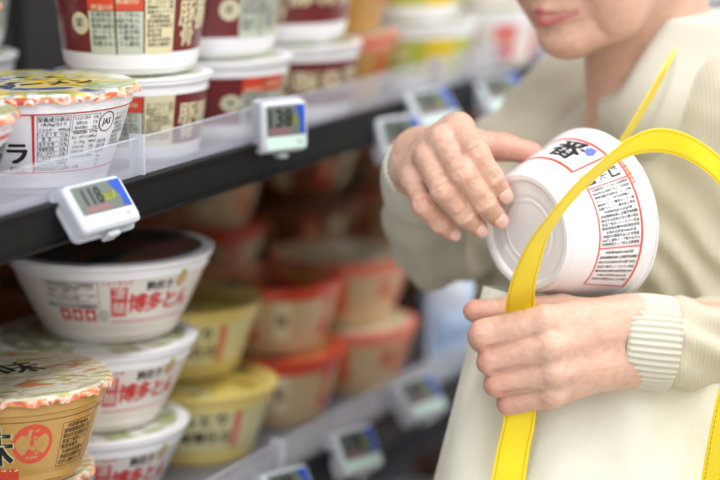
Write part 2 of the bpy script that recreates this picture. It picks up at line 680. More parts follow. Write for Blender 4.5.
# --- golden brown bowl
def pr_golden(pr, Hc):
    pr.rect(-Hc, Hc, .0590, .0597, 'brown')
    pr.circle(-.004, .0395, .0175, 'orangered')
    pr.rect(-.052, -.0155, .0085, .0185, 'orangered')
    pr.frame(.022, .058, .0150, .0540, .0005, 'brown')
    pr.up()
    rnd = random.Random(5)
    for k in range(34):
        a = rnd.uniform(0, 6.28)
        r = .0125 * sqrt(rnd.random())
        x, y = -.004 + r * cos(a), .0395 + r * sin(a)
        pr.poly([(x - .0022, y - .0006), (x, y - .0014), (x + .0022, y + .0004), (x + .0003, y + .0015)], 'gold')
    pr.text('そば', -.025, .0135, .0090, 'paleyellow', .03)
    pr.text('味', -.038, .036, .036, 'paleyellow', .06)
    pr.up()
    pr.text('味', -.038, .036, .036, 'ink', .03)
    fine_block(pr, .024, .056, .0165, .0530, 8, 'ink', 6, .02)
    pr.text('ぶ', -.080, .036, .036, 'ink', .05)


def lp_golden(p):
    p.text('ぶ', -.028, -.005, .040, 'paleyellow', .05, rot=.2)
    p.text('味', .012, .002, .040, 'paleyellow', .05, rot=.2)
    p.up()
    p.text('ぶ', -.028, -.005, .040, 'ink', .025, rot=.2)
    p.text('味', .012, .002, .040, 'ink', .025, rot=.2)
    for k in range(12):
        x, y = random.uniform(.02, .06), random.uniform(-.05, .03)
        p.poly([(x, y), (x + .016, y + .007), (x + .017, y + .0085), (x + .001, y + .002)], random.choice(['lime', 'salmon', 'paleyellow']))


def pr_yellow(pr, Hc):
    for o in (.018, .018 - Hc, .018 + Hc * .5, .018 - Hc * .5):
        pr.text('っとり', o, .0475, .0145, 'ink', .045, sx=1.1)
        pr.text('味噌仕立', o, .0300, .0135, 'ink', .045, sx=1.05)
        pr.rect(o + .028, o + .037, .018, .056, 'salmon')
        pr.rect(o - .033, o - .030, .018, .056, 'olive')


def pr_orange(pr, Hc):
    for o in (-.035, .06, .15, -.13):
        pr.rect(o - .014, o + .004, .016, .056, 'orangered')
        pr.rect(o + .022, o + .040, .016, .056, 'cream')
    pr.up()
    for o in (-.035, .06, .15, -.13):
        pr.text('辛', o, .036, .026, 'paleyellow', .02)
        pr.text('旨', o + .031, .036, .014, 'maroon', .04)


def pr_pale(pr, Hc):
    for o in (-.03, .05, .13, -.11):
        pr.text('塩', o, .038, .026, 'orangered', .02)
        pr.rect(o + .020, o + .034, .016, .056, 'orange')


def pr_lime(pr, Hc):
    for o in (.045, -.06, .15, -.165):
        pr.rect(o - .016, o + .018, .016, .060, 'brightyellow')
    pr.up()
    for o in (.045, -.06, .15, -.165):
        pr.text('塩', o - .045, .038, .026, 'paleyellow', .02)


def pr_redwhite(pr, Hc):
    for o in (-.10, -.045, .01, .065, .12, .175):
        pr.rect(o - .013, o + .013, .020, .060, 'pinkred')
    pr.up()
    for o in (-.10, -.045, .01, .065, .12, .175):
        pr.text('辛', o, .040, .020, 'paleyellow', .02)


PROTO = {}


def angle_to_face(loc):
    """turn so that the printed front looks at where the shopper stands"""
    d = np.array([CAM[0], CAM[1]]) - np.array(loc[:2])
    return atan2(d[0], -d[1]) * 1.0


SPEC = {
    'whitetable': dict(R=.086, rb=.060, h=.080, vs=.90, vo=.0065, bodymat='white', lidmat='lidgreen', rimmat='white', prints=pr_white_table, lidprints=lp_leafy,
                       skirt='skirtfire'),
    'redband': dict(R=.086, rb=.060, h=.075, bodymat='white', lidmat='lidgreen', rimmat='white', prints=pr_red_band, skirt='skirtfire'),
    'maroon': dict(R=.070, rb=.057, h=.0730, vs=.80, vo=.002, bodymat='maroon', lidmat='lidgrey', rimmat='white', prints=pr_maroon, basemat='white',
                   band=(.016, .2)),
    'maroontall': dict(R=.0715, rb=.057, h=.088, bodymat='maroon', lidmat='lidgrey', rimmat='white', prints=pr_maroon, basemat='white',
                       band=(.016, .2)),
    'hakata': dict(R=.092, rb=.060, h=.074, bodymat='warmwhite', lidmat='liddark', rimmat='white', prints=pr_hakata),
    'hakatalow': dict(R=.092, rb=.060, h=.074, bodymat='warmwhite', lidmat='lidgrey', rimmat='white', prints=pr_hakata),
    'golden': dict(R=.084, rb=.059, h=.078, bodymat='gold', lidmat='lidfood', rimmat='gold', prints=pr_golden, lidprints=lp_golden,
                   skirt='skirtfire'),
    'yellow': dict(R=.080, rb=.057, h=.070, bodymat='paleyellow', lidmat='lidyellow', rimmat='yellow', prints=pr_yellow, basemat='yellow',
                   band=(.014, .2)),
    'orange': dict(R=.074, rb=.055, h=.070, bodymat='tan', lidmat='lidred', rimmat='orangered', prints=pr_orange),
    'pale': dict(R=.076, rb=.054, h=.070, bodymat='tan', lidmat='lidfood', rimmat='salmon', prints=pr_pale),
    'lime': dict(R=.076, rb=.056, h=.070, bodymat='lime', lidmat='lidgrey', rimmat='white', prints=pr_lime, basemat='white', band=(.014, .2)),
    'amber': dict(R=.070, rb=.052, h=.068, bodymat='gold', lidmat='lidfood', rimmat='salmon', prints=pr_pale),
    'dark': dict(R=.084, rb=.056, h=.073, bodymat='brown', lidmat='liddark', rimmat='brown', prints=pr_orange),
    'redtop': dict(R=.074, rb=.054, h=.073, bodymat='warmwhite', lidmat='lidgrey', rimmat='white', prints=pr_redwhite),
}


def place_bowl(kind, loc, label, turn=0.0, group=None, name='noodle_bowl'):
    rz = angle_to_face(loc) + turn
    if kind not in PROTO:
        sp = dict(SPEC[kind])
        t = make_bowl(name, label, 'noodle bowl', **sp)
        t.location = tuple(map(float, loc))
        t.rotation_euler.z = rz
        PROTO[kind] = t
        if group:
            t['group'] = group
        return t
    t = dup(PROTO[kind], loc, rz, label, group)
    if not group and 'group' in t:
        del t['group']
    return t


def edge_center(px, py, z, R):
    """centre of a bowl whose rim shows its right end at this point"""
    p = onz(px, py, z)
    v = np.array([p[0], p[1], 0])
    v = v / np.linalg.norm(v)
    right = np.array([v[1], -v[0], 0])
    return p - right * R


ZU = 1.257       # top of the upper board
ZL = .942        # top of the lower board
ZB = .60         # board below


def stack(kind, edges, z0, labels, turn=0.0, groups=None):
    """edges: rim right end pixels from the bottom bowl up"""
    sp = SPEC[kind]
    pitch = sp['h'] + .0042 + (.0028 if sp.get('skirt') else 0)
    for k, (e, lab) in enumerate(zip(edges, labels)):
        zz = z0 + k * pitch
        c = edge_center(e[0], e[1], zz + sp['h'], sp['R'])
        place_bowl(kind, (c[0], c[1], zz), lab, turn + (.12 * ((k * 7) % 3 - 1) if k else 0), groups)


# upper board, from the near end
place_bowl('whitetable', tuple(edge_center(137, 84, ZU + .080, .086)[:2]) + (ZU,),
           'white noodle bowl with red framed nutrition table and round JAS mark', .40)
c_ = edge_center(17, 112, ZU + .075, .086)
place_bowl('redband', (c_[0], c_[1], ZU), 'white noodle bowl with orange red bands cut off by the left edge', .55)
place_bowl('redband', (c_[0] - .012, c_[1] + .006, ZU + .082), 'noodle bowl with orange foil rim at the top left corner of the photo', .2)
GM = 'maroon noodle bowls on the upper shelf'


def two(kind, e, z0, labels, group, turn, off=(0, 0)):
    sp = SPEC[kind]
    c = edge_center(e[0], e[1], z0 + sp['h'], sp['R'])
    place_bowl(kind, (c[0], c[1], z0), labels[0], turn, group)
    place_bowl('maroontall' if kind == 'maroon' else kind, (c[0] + off[0], c[1] + off[1], z0 + sp['h'] + .0042), labels[1], turn + .04, group)


two('maroon', (212, 72), ZU, ['maroon noodle bowl under another, behind the white bowl with the JAS mark',
                              'maroon noodle bowl with white base, stacked above the white bowl with the JAS mark'], GM, .0, (.0, 0))
two('maroon', (292, 56), ZU, ['maroon noodle bowl under another, behind the upright price tag',
                              'maroon noodle bowl with cream round emblem, topmost behind the upright price tag'], GM, 1.0, (-.004, 0))
two('maroon', (362, 42), ZU, ['maroon noodle bowl with big cream characters, right of the upright price tag',
                              'maroon noodle bowl on top of the one with big cream characters'], GM, -1.0, (-.004, 0))
two('amber', (398, 33), ZU, ['amber orange noodle bowl between the maroon bowls and the green yellow bowls',
                             'amber orange noodle bowl stacked on the other amber one on the upper shelf'], 'amber noodle bowls', .2)
two('lime', (477, 21), ZU, ['green and yellow noodle bowl, lower one, far along the upper shelf',
                            'green and yellow noodle bowl with white base, stacked on the other green yellow one'], 'green yellow noodle bowls', -.1)
two('redtop', (546, 8), ZU, ['white and red noodle bowl past the green yellow bowls on the upper shelf',
                              'white and red noodle bowl stacked on another past the green yellow bowls'], 'red and white noodle bowls', .3)
two('redtop', (605, -9), ZU, ['red noodle bowl farthest along the upper shelf, beside the shopper\'s chin',
                             'red noodle bowl stacked on the farthest one along the upper shelf'], 'far red noodle bowls', .9)
# back row on the upper board, dim at the top left
for k, (s_, n_) in enumerate([(1.66, -1.30), (1.84, -1.29)]):
    for j in range(2):
        q = W(s_, n_, ZU + j * .0802)
        place_bowl('maroon', q, ['dim maroon noodle bowl in the back row at the left', 'dim maroon noodle bowl in the back row behind the maroon front bowls'][k] +
                   [', lower one', ', upper one'][j], .5 + k, 'back row bowls on the upper shelf')

# lower board
stack('hakatalow', [(188, 418), (196, 334)], ZL, ['white noodle bowl with red characters, lowest of its stack of three',
                                             'white noodle bowl with red characters, middle of its stack of three'], .20)
c_ = edge_center(213, 246, ZL + 2 * .0782 + .074, .092)
place_bowl('hakata', (c_[0], c_[1], ZL + 2 * .0782), 'white noodle bowl with red characters and dark lid, topmost of its stack', .12)
stack('golden', [(93, 463), (111, 374)], ZL, ['golden brown noodle bowl mostly cut off at the bottom left, lowest of its stack',
                                         'golden brown noodle bowl with red circle and black brush lettering on its lid'], .32)
stack('yellow', [(277, 380), (262, 297)], ZL, ['pale yellow noodle bowl with black characters, lower one, right of the white stack',
                                          'pale yellow noodle bowl with yellow rim, stacked on the other yellow one'], -.1)
two('orange', (343, 348), ZL, ['noodle bowl with orange red rim, lower one, between yellow and tan bowls',
                                          'orange red noodle bowl stacked on the one with the orange red rim'], None, .2, (.0, .005))
two('pale', (417, 321), ZL, ['tan noodle bowl with salmon rim, lower one, beside the pale blue packs',
                                        'tan noodle bowl stacked on the one with the salmon rim'], None, .0, (-.005, .0))
# back row on the lower board
backs = [(1.62, -1.30, 'golden'), (1.80, -1.36, 'dark'), (1.99, -1.33, 'dark'), (2.17, -1.30, 'dark'), (2.35, -1.30, 'orange'), (2.53, -1.27, 'dark'),
         (2.71, -1.22, 'pale'), (2.89, -1.22, 'dark')]
near = ['behind the golden brown stack', 'behind the white stack', 'just right behind the white stack', 'behind the yellow stack', 'behind the orange rimmed stack',
        'behind the tan stack', 'behind the pale blue packs', 'farthest along']
for k, (s_, n_, kd) in enumerate(backs):
    for j in range(3):
        sp = SPEC[kd]
        pitch = sp['h'] + .0042 + (.0028 if sp.get('skirt') else 0)
        place_bowl(kd, W(s_, n_, ZL + j * pitch), 'noodle bowl in the lower back row %s, %s' % (near[k], ['bottom one', 'middle one', 'top one'][j]),
                   k * 1.1 + j * .3, 'back row bowls on the lower shelf')
# board below
for k, (s_, kd) in enumerate([(2.12, 'dark'), (2.30, 'dark'), (2.48, 'redtop'), (2.66, 'dark')]):
    for j in range(2):
        place_bowl(kd, W(s_, -1.08, ZB + j * .0772), 'dark noodle bowl below the lower price rail, %s, %s' % (
            ['first from the left', 'second from the left', 'third from the left', 'last on the right'][k], ['lower', 'upper'][j]), k, 'bowls on the board below')


# pale blue film packs past the tan bowls
def pack(loc, label, rz, sx=1.0):
    t = thing('noodle_pack', label, 'packet', loc, rz, 'pale blue packs')
    mb = MB()
    nu, nv = 26, 20
    w, h, d = .17 * sx, .13, .05
    vs = []
    for side in (1, -1):
        for j in range(nv + 1):
            for i in range(nu + 1):
                a, b = i / nu * 2 - 1, j / nv * 2 - 1
                bulge = max(0, (1 - abs(a) ** 3) * (1 - abs(b) ** 4))
                cr = noise.noise(Vector((a * 3, b * 3, side + rz))) * .006 * min(1, bulge * 3)
                vs.append((a * w / 2, side * (d / 2 * bulge ** .6 + cr * .8 + .0006), (b + 1) * h / 2))
    fs = []
    m = (nu + 1) * (nv + 1)
    for sidx in range(2):
        for j in range(nv):
            for i in range(nu):
                q = [sidx * m + j * (nu + 1) + i, sidx * m + j * (nu + 1) + i + 1, sidx * m + (j + 1) * (nu + 1) + i + 1, sidx * m + (j + 1) * (nu + 1) + i]
                fs.append(q if sidx else q[::-1])
    mb.add(vs, fs, 'bluepack')
    mb.build('film_wrap', t)
    for sg in (-1, 1):
        sb = MB()
        sb.box((sg * w / 2 * .99, 0, h / 2), (.006, .0016, h), 'white')
        sb.build('crimped_seal', t, False)


zz = ZL
pack(tuple(W(2.46, -.995, ZL)), 'pale blue film noodle pack standing first after the tan bowls', .7)
pack(tuple(W(2.56, -1.06, ZL)), 'pale blue film noodle pack standing behind the first blue one', .9)
pack(tuple(W(2.70, -1.02, ZL)), 'pale blue film noodle pack farthest along, partly behind the shopper', .6)


# ------------------------------------------------------------------ shelf unit
def sframe(mb, s0, s1, n0, n1, z0, z1, m, bev=0):
    c = W((s0 + s1) / 2, (n0 + n1) / 2, (z0 + z1) / 2)
    mb.box(c, (s1 - s0, n1 - n0, z1 - z0), m, (S, N, np.array([0, 0, 1.])), bev)


unit = thing('store_shelf', 'long grey and black steel store shelf unit with price rails holding the noodle bowls', 'shelf')
SA, SB = .75, 3.6
for (zt, nm) in ((ZU, 'a'), (ZL, 'b'), (ZB, 'c'), (.22, 'd')):
    mb = MB()
    sframe(mb, SA, SB, -1.42, -.968, zt - .022, zt, 'boardtop')
    sframe(mb, SA, SB, -1.40, -.98, zt - .030, zt - .0225, 'darksteel')
    b_ = mb.build('shelf_board', unit, False)
    rl = MB()
    zr = zt + .011
    sframe(rl, SA, SB, -.968, -.9595, zr - .032, zr, 'rail')
    sframe(rl, SA, SB, -.9595, -.9572, zr - .0025, zr, 'rail')
    sframe(rl, SA, SB, -.9595, -.9572, zr - .032, zr - .0295, 'rail')
    rl.build('price_rail', unit, False)
    if zt in (ZU, ZL, ZB):
        k = 0
        s_ = SA
        cuts = [SA, 1.655, 2.26, 2.9, SB] if zt == ZU else [SA, 1.9, 2.5, SB]
        for a, b in zip(cuts, cuts[1:]):
            f_ = MB()
            sframe(f_, a + .0015, b - .0015, -.972, -.9700, zt + .001, zt + .040, 'acrylic')
            sframe(f_, a + .0015, b - .0015, -.9722, -.9698, zt + .0402, zt + .0412, 'acrylicedge')
            sframe(f_, a + .0015, b - .0015, -1.02, -.9725, zt + .0006, zt + .0022, 'acrylic')
            sframe(f_, b - .004, b - .0018, -.978, -.9645, zt + .001, zt + .044, 'acrylicedge')
            f_.build('clear_fence', unit, False)
mb = MB()
sframe(mb, SA, SB, -1.45, -1.43, .02, 1.66, 'darksteel')
mb.build('back_panel', unit, False)
for s_ in (SA + .02, 2.2, SB - .02):
    mb = MB()
    sframe(mb, s_ - .02, s_ + .02, -1.4295, -1.4205, .02, 1.66, 'darksteel')
    mb.build('slotted_post', unit, False)
mb = MB()
sframe(mb, SA, SB, -1.42, -.985, 0, .19, 'darksteel')
mb.build('plinth', unit, False)


# ------------------------------------------------------------------ electronic price tags
def tag(label, s_, z_, lean, yaw, price, first=False, out=0.010, w=.066, h=.044, drop=False, mini=True):
    """z_ centre height of the tag face"""
    base = W(s_, -.9572 + out, z_)
    t = thing('price_tag', label, 'price tag', base, 0, 'electronic price tags on the shelf rails')
    ang = HEAD_DIR + yaw
    xa = np.array([cos(ang), sin(ang), 0.])
    outn = np.array([xa[1], -xa[0], 0.])
    za = np.array([0, 0, 1.]) * cos(lean) - outn * sin(lean)
    ya = -np.cross(za, xa)
    ya = np.cross(za, xa)          # points into the shelf
    ax = (xa, ya, za)
    o = np.zeros(3)
    mb = MB()
    mb.box(o, (w, .011, h), 'casing', ax, .005)
    mb.build('casing', t)
    sb = MB()
    f0 = -ya * .0056
    sb.box(f0 + za * h * .12, (w * .86, .0006, h * .60), 'lcd', ax)
    pr = Printer(sb, lambda u, v, l: f0 + xa * u + za * v - ya * (.0003 + l))
    y0, y1 = h * .12 - h * .29, h * .12 + h * .29
    pr.poly([(w * .22, y1), (w * .43, y1), (w * .43, y0), (w * .30, y0 + .001), (w * .33, h * .05), (w * .27, h * .25)], 'lcdblue')
    pr.poly([(w * .02, h * .02), (w * .24, h * .06), (w * .26, h * .20), (w * .05, h * .17)], 'lcdyellow')
    pr.poly([(-w * .36, y0 + .0008), (w * .12, y0 + .0008), (w * .05, -h * .02), (-w * .34, -h * .03)], 'lcdpink')
    pr.up()
    pr.text(price, -w * .15, h * .15, h * .50, 'ink', .035, sx=.84)
    if mini:
        pr.text('127', w * .14, h * .12, h * .15, 'ink', .0)
        pr.text('円', w * .02, h * .08, h * .12, 'ink', .0)
    sb.build('screen', t, False)
    pb = MB()
    pb.box(f0 - za * h * .33, (w * .86, .0006, h * .22), 'labelpaper', ax)
    p2 = Printer(pb, lambda u, v, l: f0 + xa * u + za * v - ya * (.0003 + l))
    p2.text('90g', w * .30, -h * .32, h * .10, 'greyink')
    pb.build('paper_strip', t, False)
    hb = MB()
    hb.box(ya * .0085, (w * 1.10, .0045, h * 1.10), 'holder', ax, .006)
    hb.box(ya * .004 - za * h * .60, (w * .20, .010, .0040), 'holder', ax, .0015)
    hb.box(-xa * w * .53 + ya * .003, (.0018, .014, h * 1.02), 'holder', ax, .0008)
    hb.build('clear_holder', t)
    cb = MB()
    target = W(s_, -.9585, z_ - (0.010 if not drop else .03)) - base
    start = ya * .010
    for off in (-.012, .012):
        cb.tube([start + xa * off, (start + target) / 2 + xa * off - np.array([0, 0, .004]), target + xa * off], .0028, 'holder', 8)
    cb.build('clip', t)
    return t


HEAD_DIR = atan2(S[1], S[0]) - 0      # direction of S in the ground plane
g_ = 'x'
near_tag = tag('nearest price tag, tilted white casing reading 118, on the upper rail', 1.548, 1.261, radians(35), radians(-6), '118',
               out=.013, w=.070, h=.040)
tag('upright blurred price tag hanging in front of the maroon bowls', 1.855, 1.283, radians(3), radians(-30), '138', out=.014, w=.046, h=.044, drop=True)
tag('left of the two price tags on the upper rail beside the raised hand', 2.11, 1.238, radians(20), radians(-24), '158', out=.012, w=.054, h=.042)
tag('right of the two price tags on the upper rail beside the raised hand', 2.190, 1.256, radians(36), radians(-14), '158', out=.012, w=.066, h=.042)
tag('blurred price tag farthest along the upper rail, beside the shopper\'s shoulder', 2.375, 1.250, radians(36), radians(-14), '168', out=.012, w=.074, h=.044)
tag('blurred price tag on the lower rail, cut off by the bottom edge', 1.865, .948, radians(26), radians(-20), '178', out=.012, w=.056, h=.040)
tag('blurred price tag in the middle of the three on the lower rail', 2.010, .949, radians(26), radians(-18), '178', out=.012, w=.054, h=.042)
tag('blurred price tag on the lower rail nearest the white tote bag', 2.160, .966, radians(36), radians(-12), '168', out=.012, w=.062, h=.042)


# ------------------------------------------------------------------ distance-field bodies
def rcone(p, a, b, ra, rb):
    ba = b - a
    l2 = float(ba @ ba) + 1e-12
    h = np.clip(((p - a) @ ba) / l2, 0, 1)
    q = p - a - h[..., None] * ba
    return np.sqrt((q ** 2).sum(-1)) - (ra + (rb - ra) * h)


def ellip(p, c, R, Rm=None):
    q = p - c
    if Rm is not None:
        q = q @ Rm
    q1 = q / R
    k0 = np.sqrt((q1 ** 2).sum(-1)) + 1e-9
    k1 = np.sqrt(((q / (np.array(R) ** 2)) ** 2).sum(-1)) + 1e-9
    return k0 * (k0 - 1) / k1


def smin(a, b, k):
    h = np.clip(.5 + .5 * (b - a) / k, 0, 1)
    return b + (a - b) * h - k * h * (1 - h)


class Field:
    def __init__(self, lo, hi, vox):
        self.lo = np.array(lo, float)
        self.vox = vox
        self.n = np.ceil((np.array(hi) - self.lo) / vox).astype(int) + 1
        self.a = np.full(self.n, .06, np.float32)

    def region(self, lo, hi):
        i0 = np.maximum(0, np.floor((lo - self.lo) / self.vox).astype(int))
        i1 = np.minimum(self.n, np.ceil((hi - self.lo) / self.vox).astype(int) + 1)
        if (i1 <= i0).any():
            return None, None
        g = np.meshgrid(*[self.lo[k] + self.vox * np.arange(i0[k], i1[k]) for k in range(3)], indexing='ij')
        return (slice(i0[0], i1[0]), slice(i0[1], i1[1]), slice(i0[2], i1[2])), np.stack(g, -1)

    def cone(self, a, b, ra, rb, k=.006, sub=False):
        a, b = np.array(a, float), np.array(b, float)
        pad = max(ra, rb) + k * 2 + self.vox * 3 + .01
        sl, p = self.region(np.minimum(a, b) - pad, np.maximum(a, b) + pad)
        if sl is None:
            return
        d = rcone(p, a, b, ra, rb)
        self.a[sl] = -smin(-self.a[sl], d, k) if sub else smin(self.a[sl], d, k)

    def ell(self, c, R, Rm=None, k=.01, sub=False):
        c = np.array(c, float)
        pad = max(R) + k * 2 + self.vox * 3 + .01
        sl, p = self.region(c - pad, c + pad)
        if sl is None:
            return
        d = ellip(p, c, np.array(R), Rm)
        self.a[sl] = -smin(-self.a[sl], d, k) if sub else smin(self.a[sl], d, k)

    def chain(self, pts, k=.004, kj=.003):
        """a limb: its own field first, then blended in with kj"""
        A = np.array([q[0] for q in pts])
        mr = max(q[1] for q in pts)
        pad = mr + k * 2 + self.vox * 3 + .012
        sl, p = self.region(A.min(0) - pad, A.max(0) + pad)
        if sl is None:
            return
        d = None
        for (a, ra), (b, rb) in zip(pts, pts[1:]):
            e = rcone(p, np.array(a), np.array(b), ra, rb)
            d = e if d is None else smin(d, e, k)
        self.a[sl] = smin(self.a[sl], d, kj)

    def mesh(self):
        g = openvdb.FloatGrid(.06)
        g.copyFromArray(np.ascontiguousarray(self.a.astype(np.float32)))
        pts, quads = g.convertToQuads(0.0)
        pts = np.asarray(pts) * self.vox + self.lo
        q = np.asarray(quads)
        return pts, q[:, ::-1]


def normals_of(v, q):
    n = np.zeros_like(v)
    fn = np.cross(v[q[:, 2]] - v[q[:, 0]], v[q[:, 3]] - v[q[:, 1]])
    for k in range(4):
        np.add.at(n, q[:, k], fn)
    return n / (np.linalg.norm(n, axis=1, keepdims=True) + 1e-12)


def obj_from(parts, name, mname, parent, cols=None):
    """parts: list of (v, q); joined in one mesh"""
    V, Q, o = [], [], 0
    for v, q in parts:
        V.append(v)
        Q.append(q + o)
        o += len(v)
    V = np.concatenate(V)
    Q = np.concatenate(Q)
    me = bpy.data.meshes.new(name)
    me.from_pydata([tuple(x) for x in V.tolist()], [], Q.tolist())
    me.materials.append(M[mname])
    me.polygons.foreach_set('use_smooth', [True] * len(me.polygons))
    if cols is not None:
        ca = me.color_attributes.new('Col', 'FLOAT_COLOR', 'POINT')
        buf = np.ones((len(V), 4), np.float32)
        buf[:, :3] = cols(V)
        ca.data.foreach_set('color', buf.ravel())
    me.update()
    ob = bpy.data.objects.new(name, me)
    C.objects.link(ob)
    ob.parent = parent
    return ob


Z3 = np.array([0, 0, 1.])

# ---- person frame
NB = P(646, 118, 2.27)                       # base of the neck
bf = np.array([-.74, -.67, 0.])
bf /= np.linalg.norm(bf)                     # the way the body faces
br = np.array([bf[1], -bf[0], 0.])           # towards her right shoulder
BR = np.stack([br, bf, Z3], 1)
person = thing('person', 'person in a beige knit cardigan turning over a white noodle bowl', 'person',
               (NB[0], NB[1], 0))
bx0 = np.array([NB[0], NB[1], 0])


def L(v, q):                                  # into the person's frame
    return v - bx0, q


def body(x, y, z):
    return NB + br * x + bf * y + Z3 * z


# head frame
chin = P(559, 51, 2.155)
hf = np.array([-.70, -.64, -.28])
hf /= np.linalg.norm(hf)
hu = np.array([0, 0, 1.]) - hf * hf[2]
hu /= np.linalg.norm(hu)
roll = radians(3)
hr = np.cross(hf, hu)
hu, hr = hu * cos(roll) + hr * sin(roll), hr * cos(roll) - hu * sin(roll)
HR = np.stack([hr, hf, hu], 1)
hc = chin - (hf * .082 - hu * .094)


def hd(x, y, z):
    return hc + hr * x + hf * y + hu * z


f = Field(np.minimum(hc, NB) - .22, np.maximum(hc, NB) + .20, .0028)
f.ell(hd(0, -.022, .055), (.076, .096, .088), HR)
f.ell(hd(0, .020, .0), (.066, .072, .092), HR, k=.02)
for sg in (-1, 1):
    f.cone(hd(sg * .058, -.020, -.040), hd(sg * .036, .040, -.074), .020, .020, .02)
    f.cone(hd(sg * .036, .040, -.074), hd(sg * .010, .066, -.085), .020, .019, .015)
    f.ell(hd(sg * .042, .050, -.028), (.026, .026, .030), HR, k=.02)
    f.ell(hd(sg * .038, .044, -.056), (.020, .022, .020), HR, k=.015)
f.ell(hd(0, .072, -.083), (.020, .016, .015), HR, k=.014)                      # chin
f.ell(hd(0, .070, -.052), (.030, .020, .020), HR, k=.012)                      # muzzle
f.cone(hd(0, .084, .030), hd(0, .106, -.010), .008, .011, .010)               # nose
for sg in (-1, 1):
    f.ell(hd(sg * .012, .094, -.016), (.008, .010, .008), HR, k=.006)
    f.ell(hd(sg * .032, .086, .032), (.018, .012, .012), HR, k=.01, sub=True)     # eye sockets
    f.ell(hd(sg * .031, .074, .031), (.013, .011, .009), HR, k=.004)
    f.cone(hd(sg * .014, .084, .050), hd(sg * .048, .068, .050), .006, .005, .012)   # brow
    f.ell(hd(sg * .076, -.018, .005), (.010, .018, .032), HR, k=.006)          # ears
# neck with loose skin and tendons
f.cone(hd(-.010, -.040, -.050), body(-.012, .006, .0), .052, .054, .02)
f.cone(hd(-.004, .004, -.070), body(-.010, .030, -.01), .028, .028, .03)
for sg in (-1, 1):
    f.cone(hd(sg * .040, -.030, -.060), body(sg * .016 - .010, .046, -.035), .012, .009, .012)
# collar area and shoulders
f.ell(body(0, -.005, -.10), (.15, .085, .10), BR, k=.04)
# lips
f.cone(hd(-.028, .0755, -.0560), hd(-.004, .0905, -.0526), .0030, .0052, .004)
f.cone(hd(.028, .0755, -.0560), hd(.004, .0905, -.0526), .0030, .0052, .004)
f.cone(hd(-.025, .0765, -.0620), hd(.0, .0900, -.0640), .0034, .0060, .004)
f.cone(hd(.025, .0765, -.0620), hd(.0, .0900, -.0640), .0034, .0060, .004)
f.cone(hd(-.033, .0750, -.0595), hd(0, .0985, -.0582), .0012, .0014, .002, sub=True)
f.cone(hd(.033, .0750, -.0595), hd(0, .0985, -.0582), .0012, .0014, .002, sub=True)
f.cone(hd(-.014, .092, -.0735), hd(.014, .092, -.0735), .0035, .0035, .008, sub=True)   # under the lower lip
for sg in (-1, 1):
    f.cone(hd(sg * .022, .092, -.024), hd(sg * .042, .074, -.058), .0014, .0012, .008, sub=True)   # nose to mouth folds
    f.cone(hd(sg * .038, .076, -.062), hd(sg * .038, .064, -.084), .0012, .0012, .009, sub=True)
head_mesh = f.mesh()

# ---- right hand on the bowl
rw = P(420, 156, 2.125)
wr2 = P(415, 174, 2.12)
f = Field(P(440, 180, 2.09) - .125, P(440, 180, 2.09) + .125, .0013)
R_ = {
    'index': [(P(459, 129, 2.066), .0122), (P(476, 153, 2.032), .0104), (P(492, 177, 2.034), .0091), (P(503, 193, 2.046), .0078)],
    'middle': [(P(443, 141, 2.060), .0126), (P(462, 173, 2.026), .0106), (P(484, 202, 2.034), .0093), (P(498, 218, 2.049), .0080)],
    'ring': [(P(428, 158, 2.064), .0120), (P(443, 190, 2.032), .0102), (P(464, 215, 2.040), .0090), (P(478, 228, 2.054), .0077)],
    'pinky': [(P(414, 180, 2.074), .0108), (P(424, 205, 2.050), .0092), (P(440, 223, 2.056), .0081), (P(452, 233, 2.066), .0070)],
}
TH = [(P(434, 158, 2.115), .017), (P(468, 146, 2.100), .0150), (P(502, 147, 2.098), .0115), (P(532, 153, 2.093), .0092)]
el_r = P(441, 234, 2.27)
f.cone(rw, el_r, .025, .032, .01)
f.cone(wr2, el_r, .022, .032, .01)
for (kk, ch), wv, rr in zip(R_.items(), (rw, rw, wr2, wr2), (.018, .018, .018, .016)):
    f.cone(wv, ch[0][0], rr, ch[0][1] * .96, .010)
f.cone(R_['index'][0][0] + FW * .014, R_['pinky'][0][0] + FW * .014, .014, .012, .012)
f.cone(TH[0][0], TH[1][0], .018, .0145, .012)
for kk, ch in R_.items():
    f.chain(ch, .004, .0032)
f.chain(TH[1:], .004, .006)
# knuckle heads and tendons
for kk, ch in R_.items():
    f.ell(ch[0][0] - FW * .0045, (.0098, .0098, .0095), k=.006)
    f.ell(ch[1][0] - FW * .0022, (.0094, .0094, .0094), k=.005)


def creases(F_, ch, amp=.0007, other=FW):
    for i in (1, 2):
        c = ch[i][0]
        t = ch[i + 1][0] - ch[i - 1][0] if i + 1 < len(ch) else ch[i][0] - ch[i - 1][0]
        t = t / np.linalg.norm(t)
        side = np.cross(t, other)
        side /= np.linalg.norm(side)
        for k in (-1, 0, 1):
            r = ch[i][1]
            q = c + t * k * (.0042 if i == 1 else .003) - other * (r + .0008 + (.0022 if i == 1 else 0))
            F_.cone(q - side * r * .7 + other * .0026, q, .0006, .0009, .0030, sub=True)
            F_.cone(q, q + side * r * .7 + other * .0026, .0009, .0006, .0030, sub=True)


for ch in R_.values():
    creases(f, ch)
rh_mesh = f.mesh()

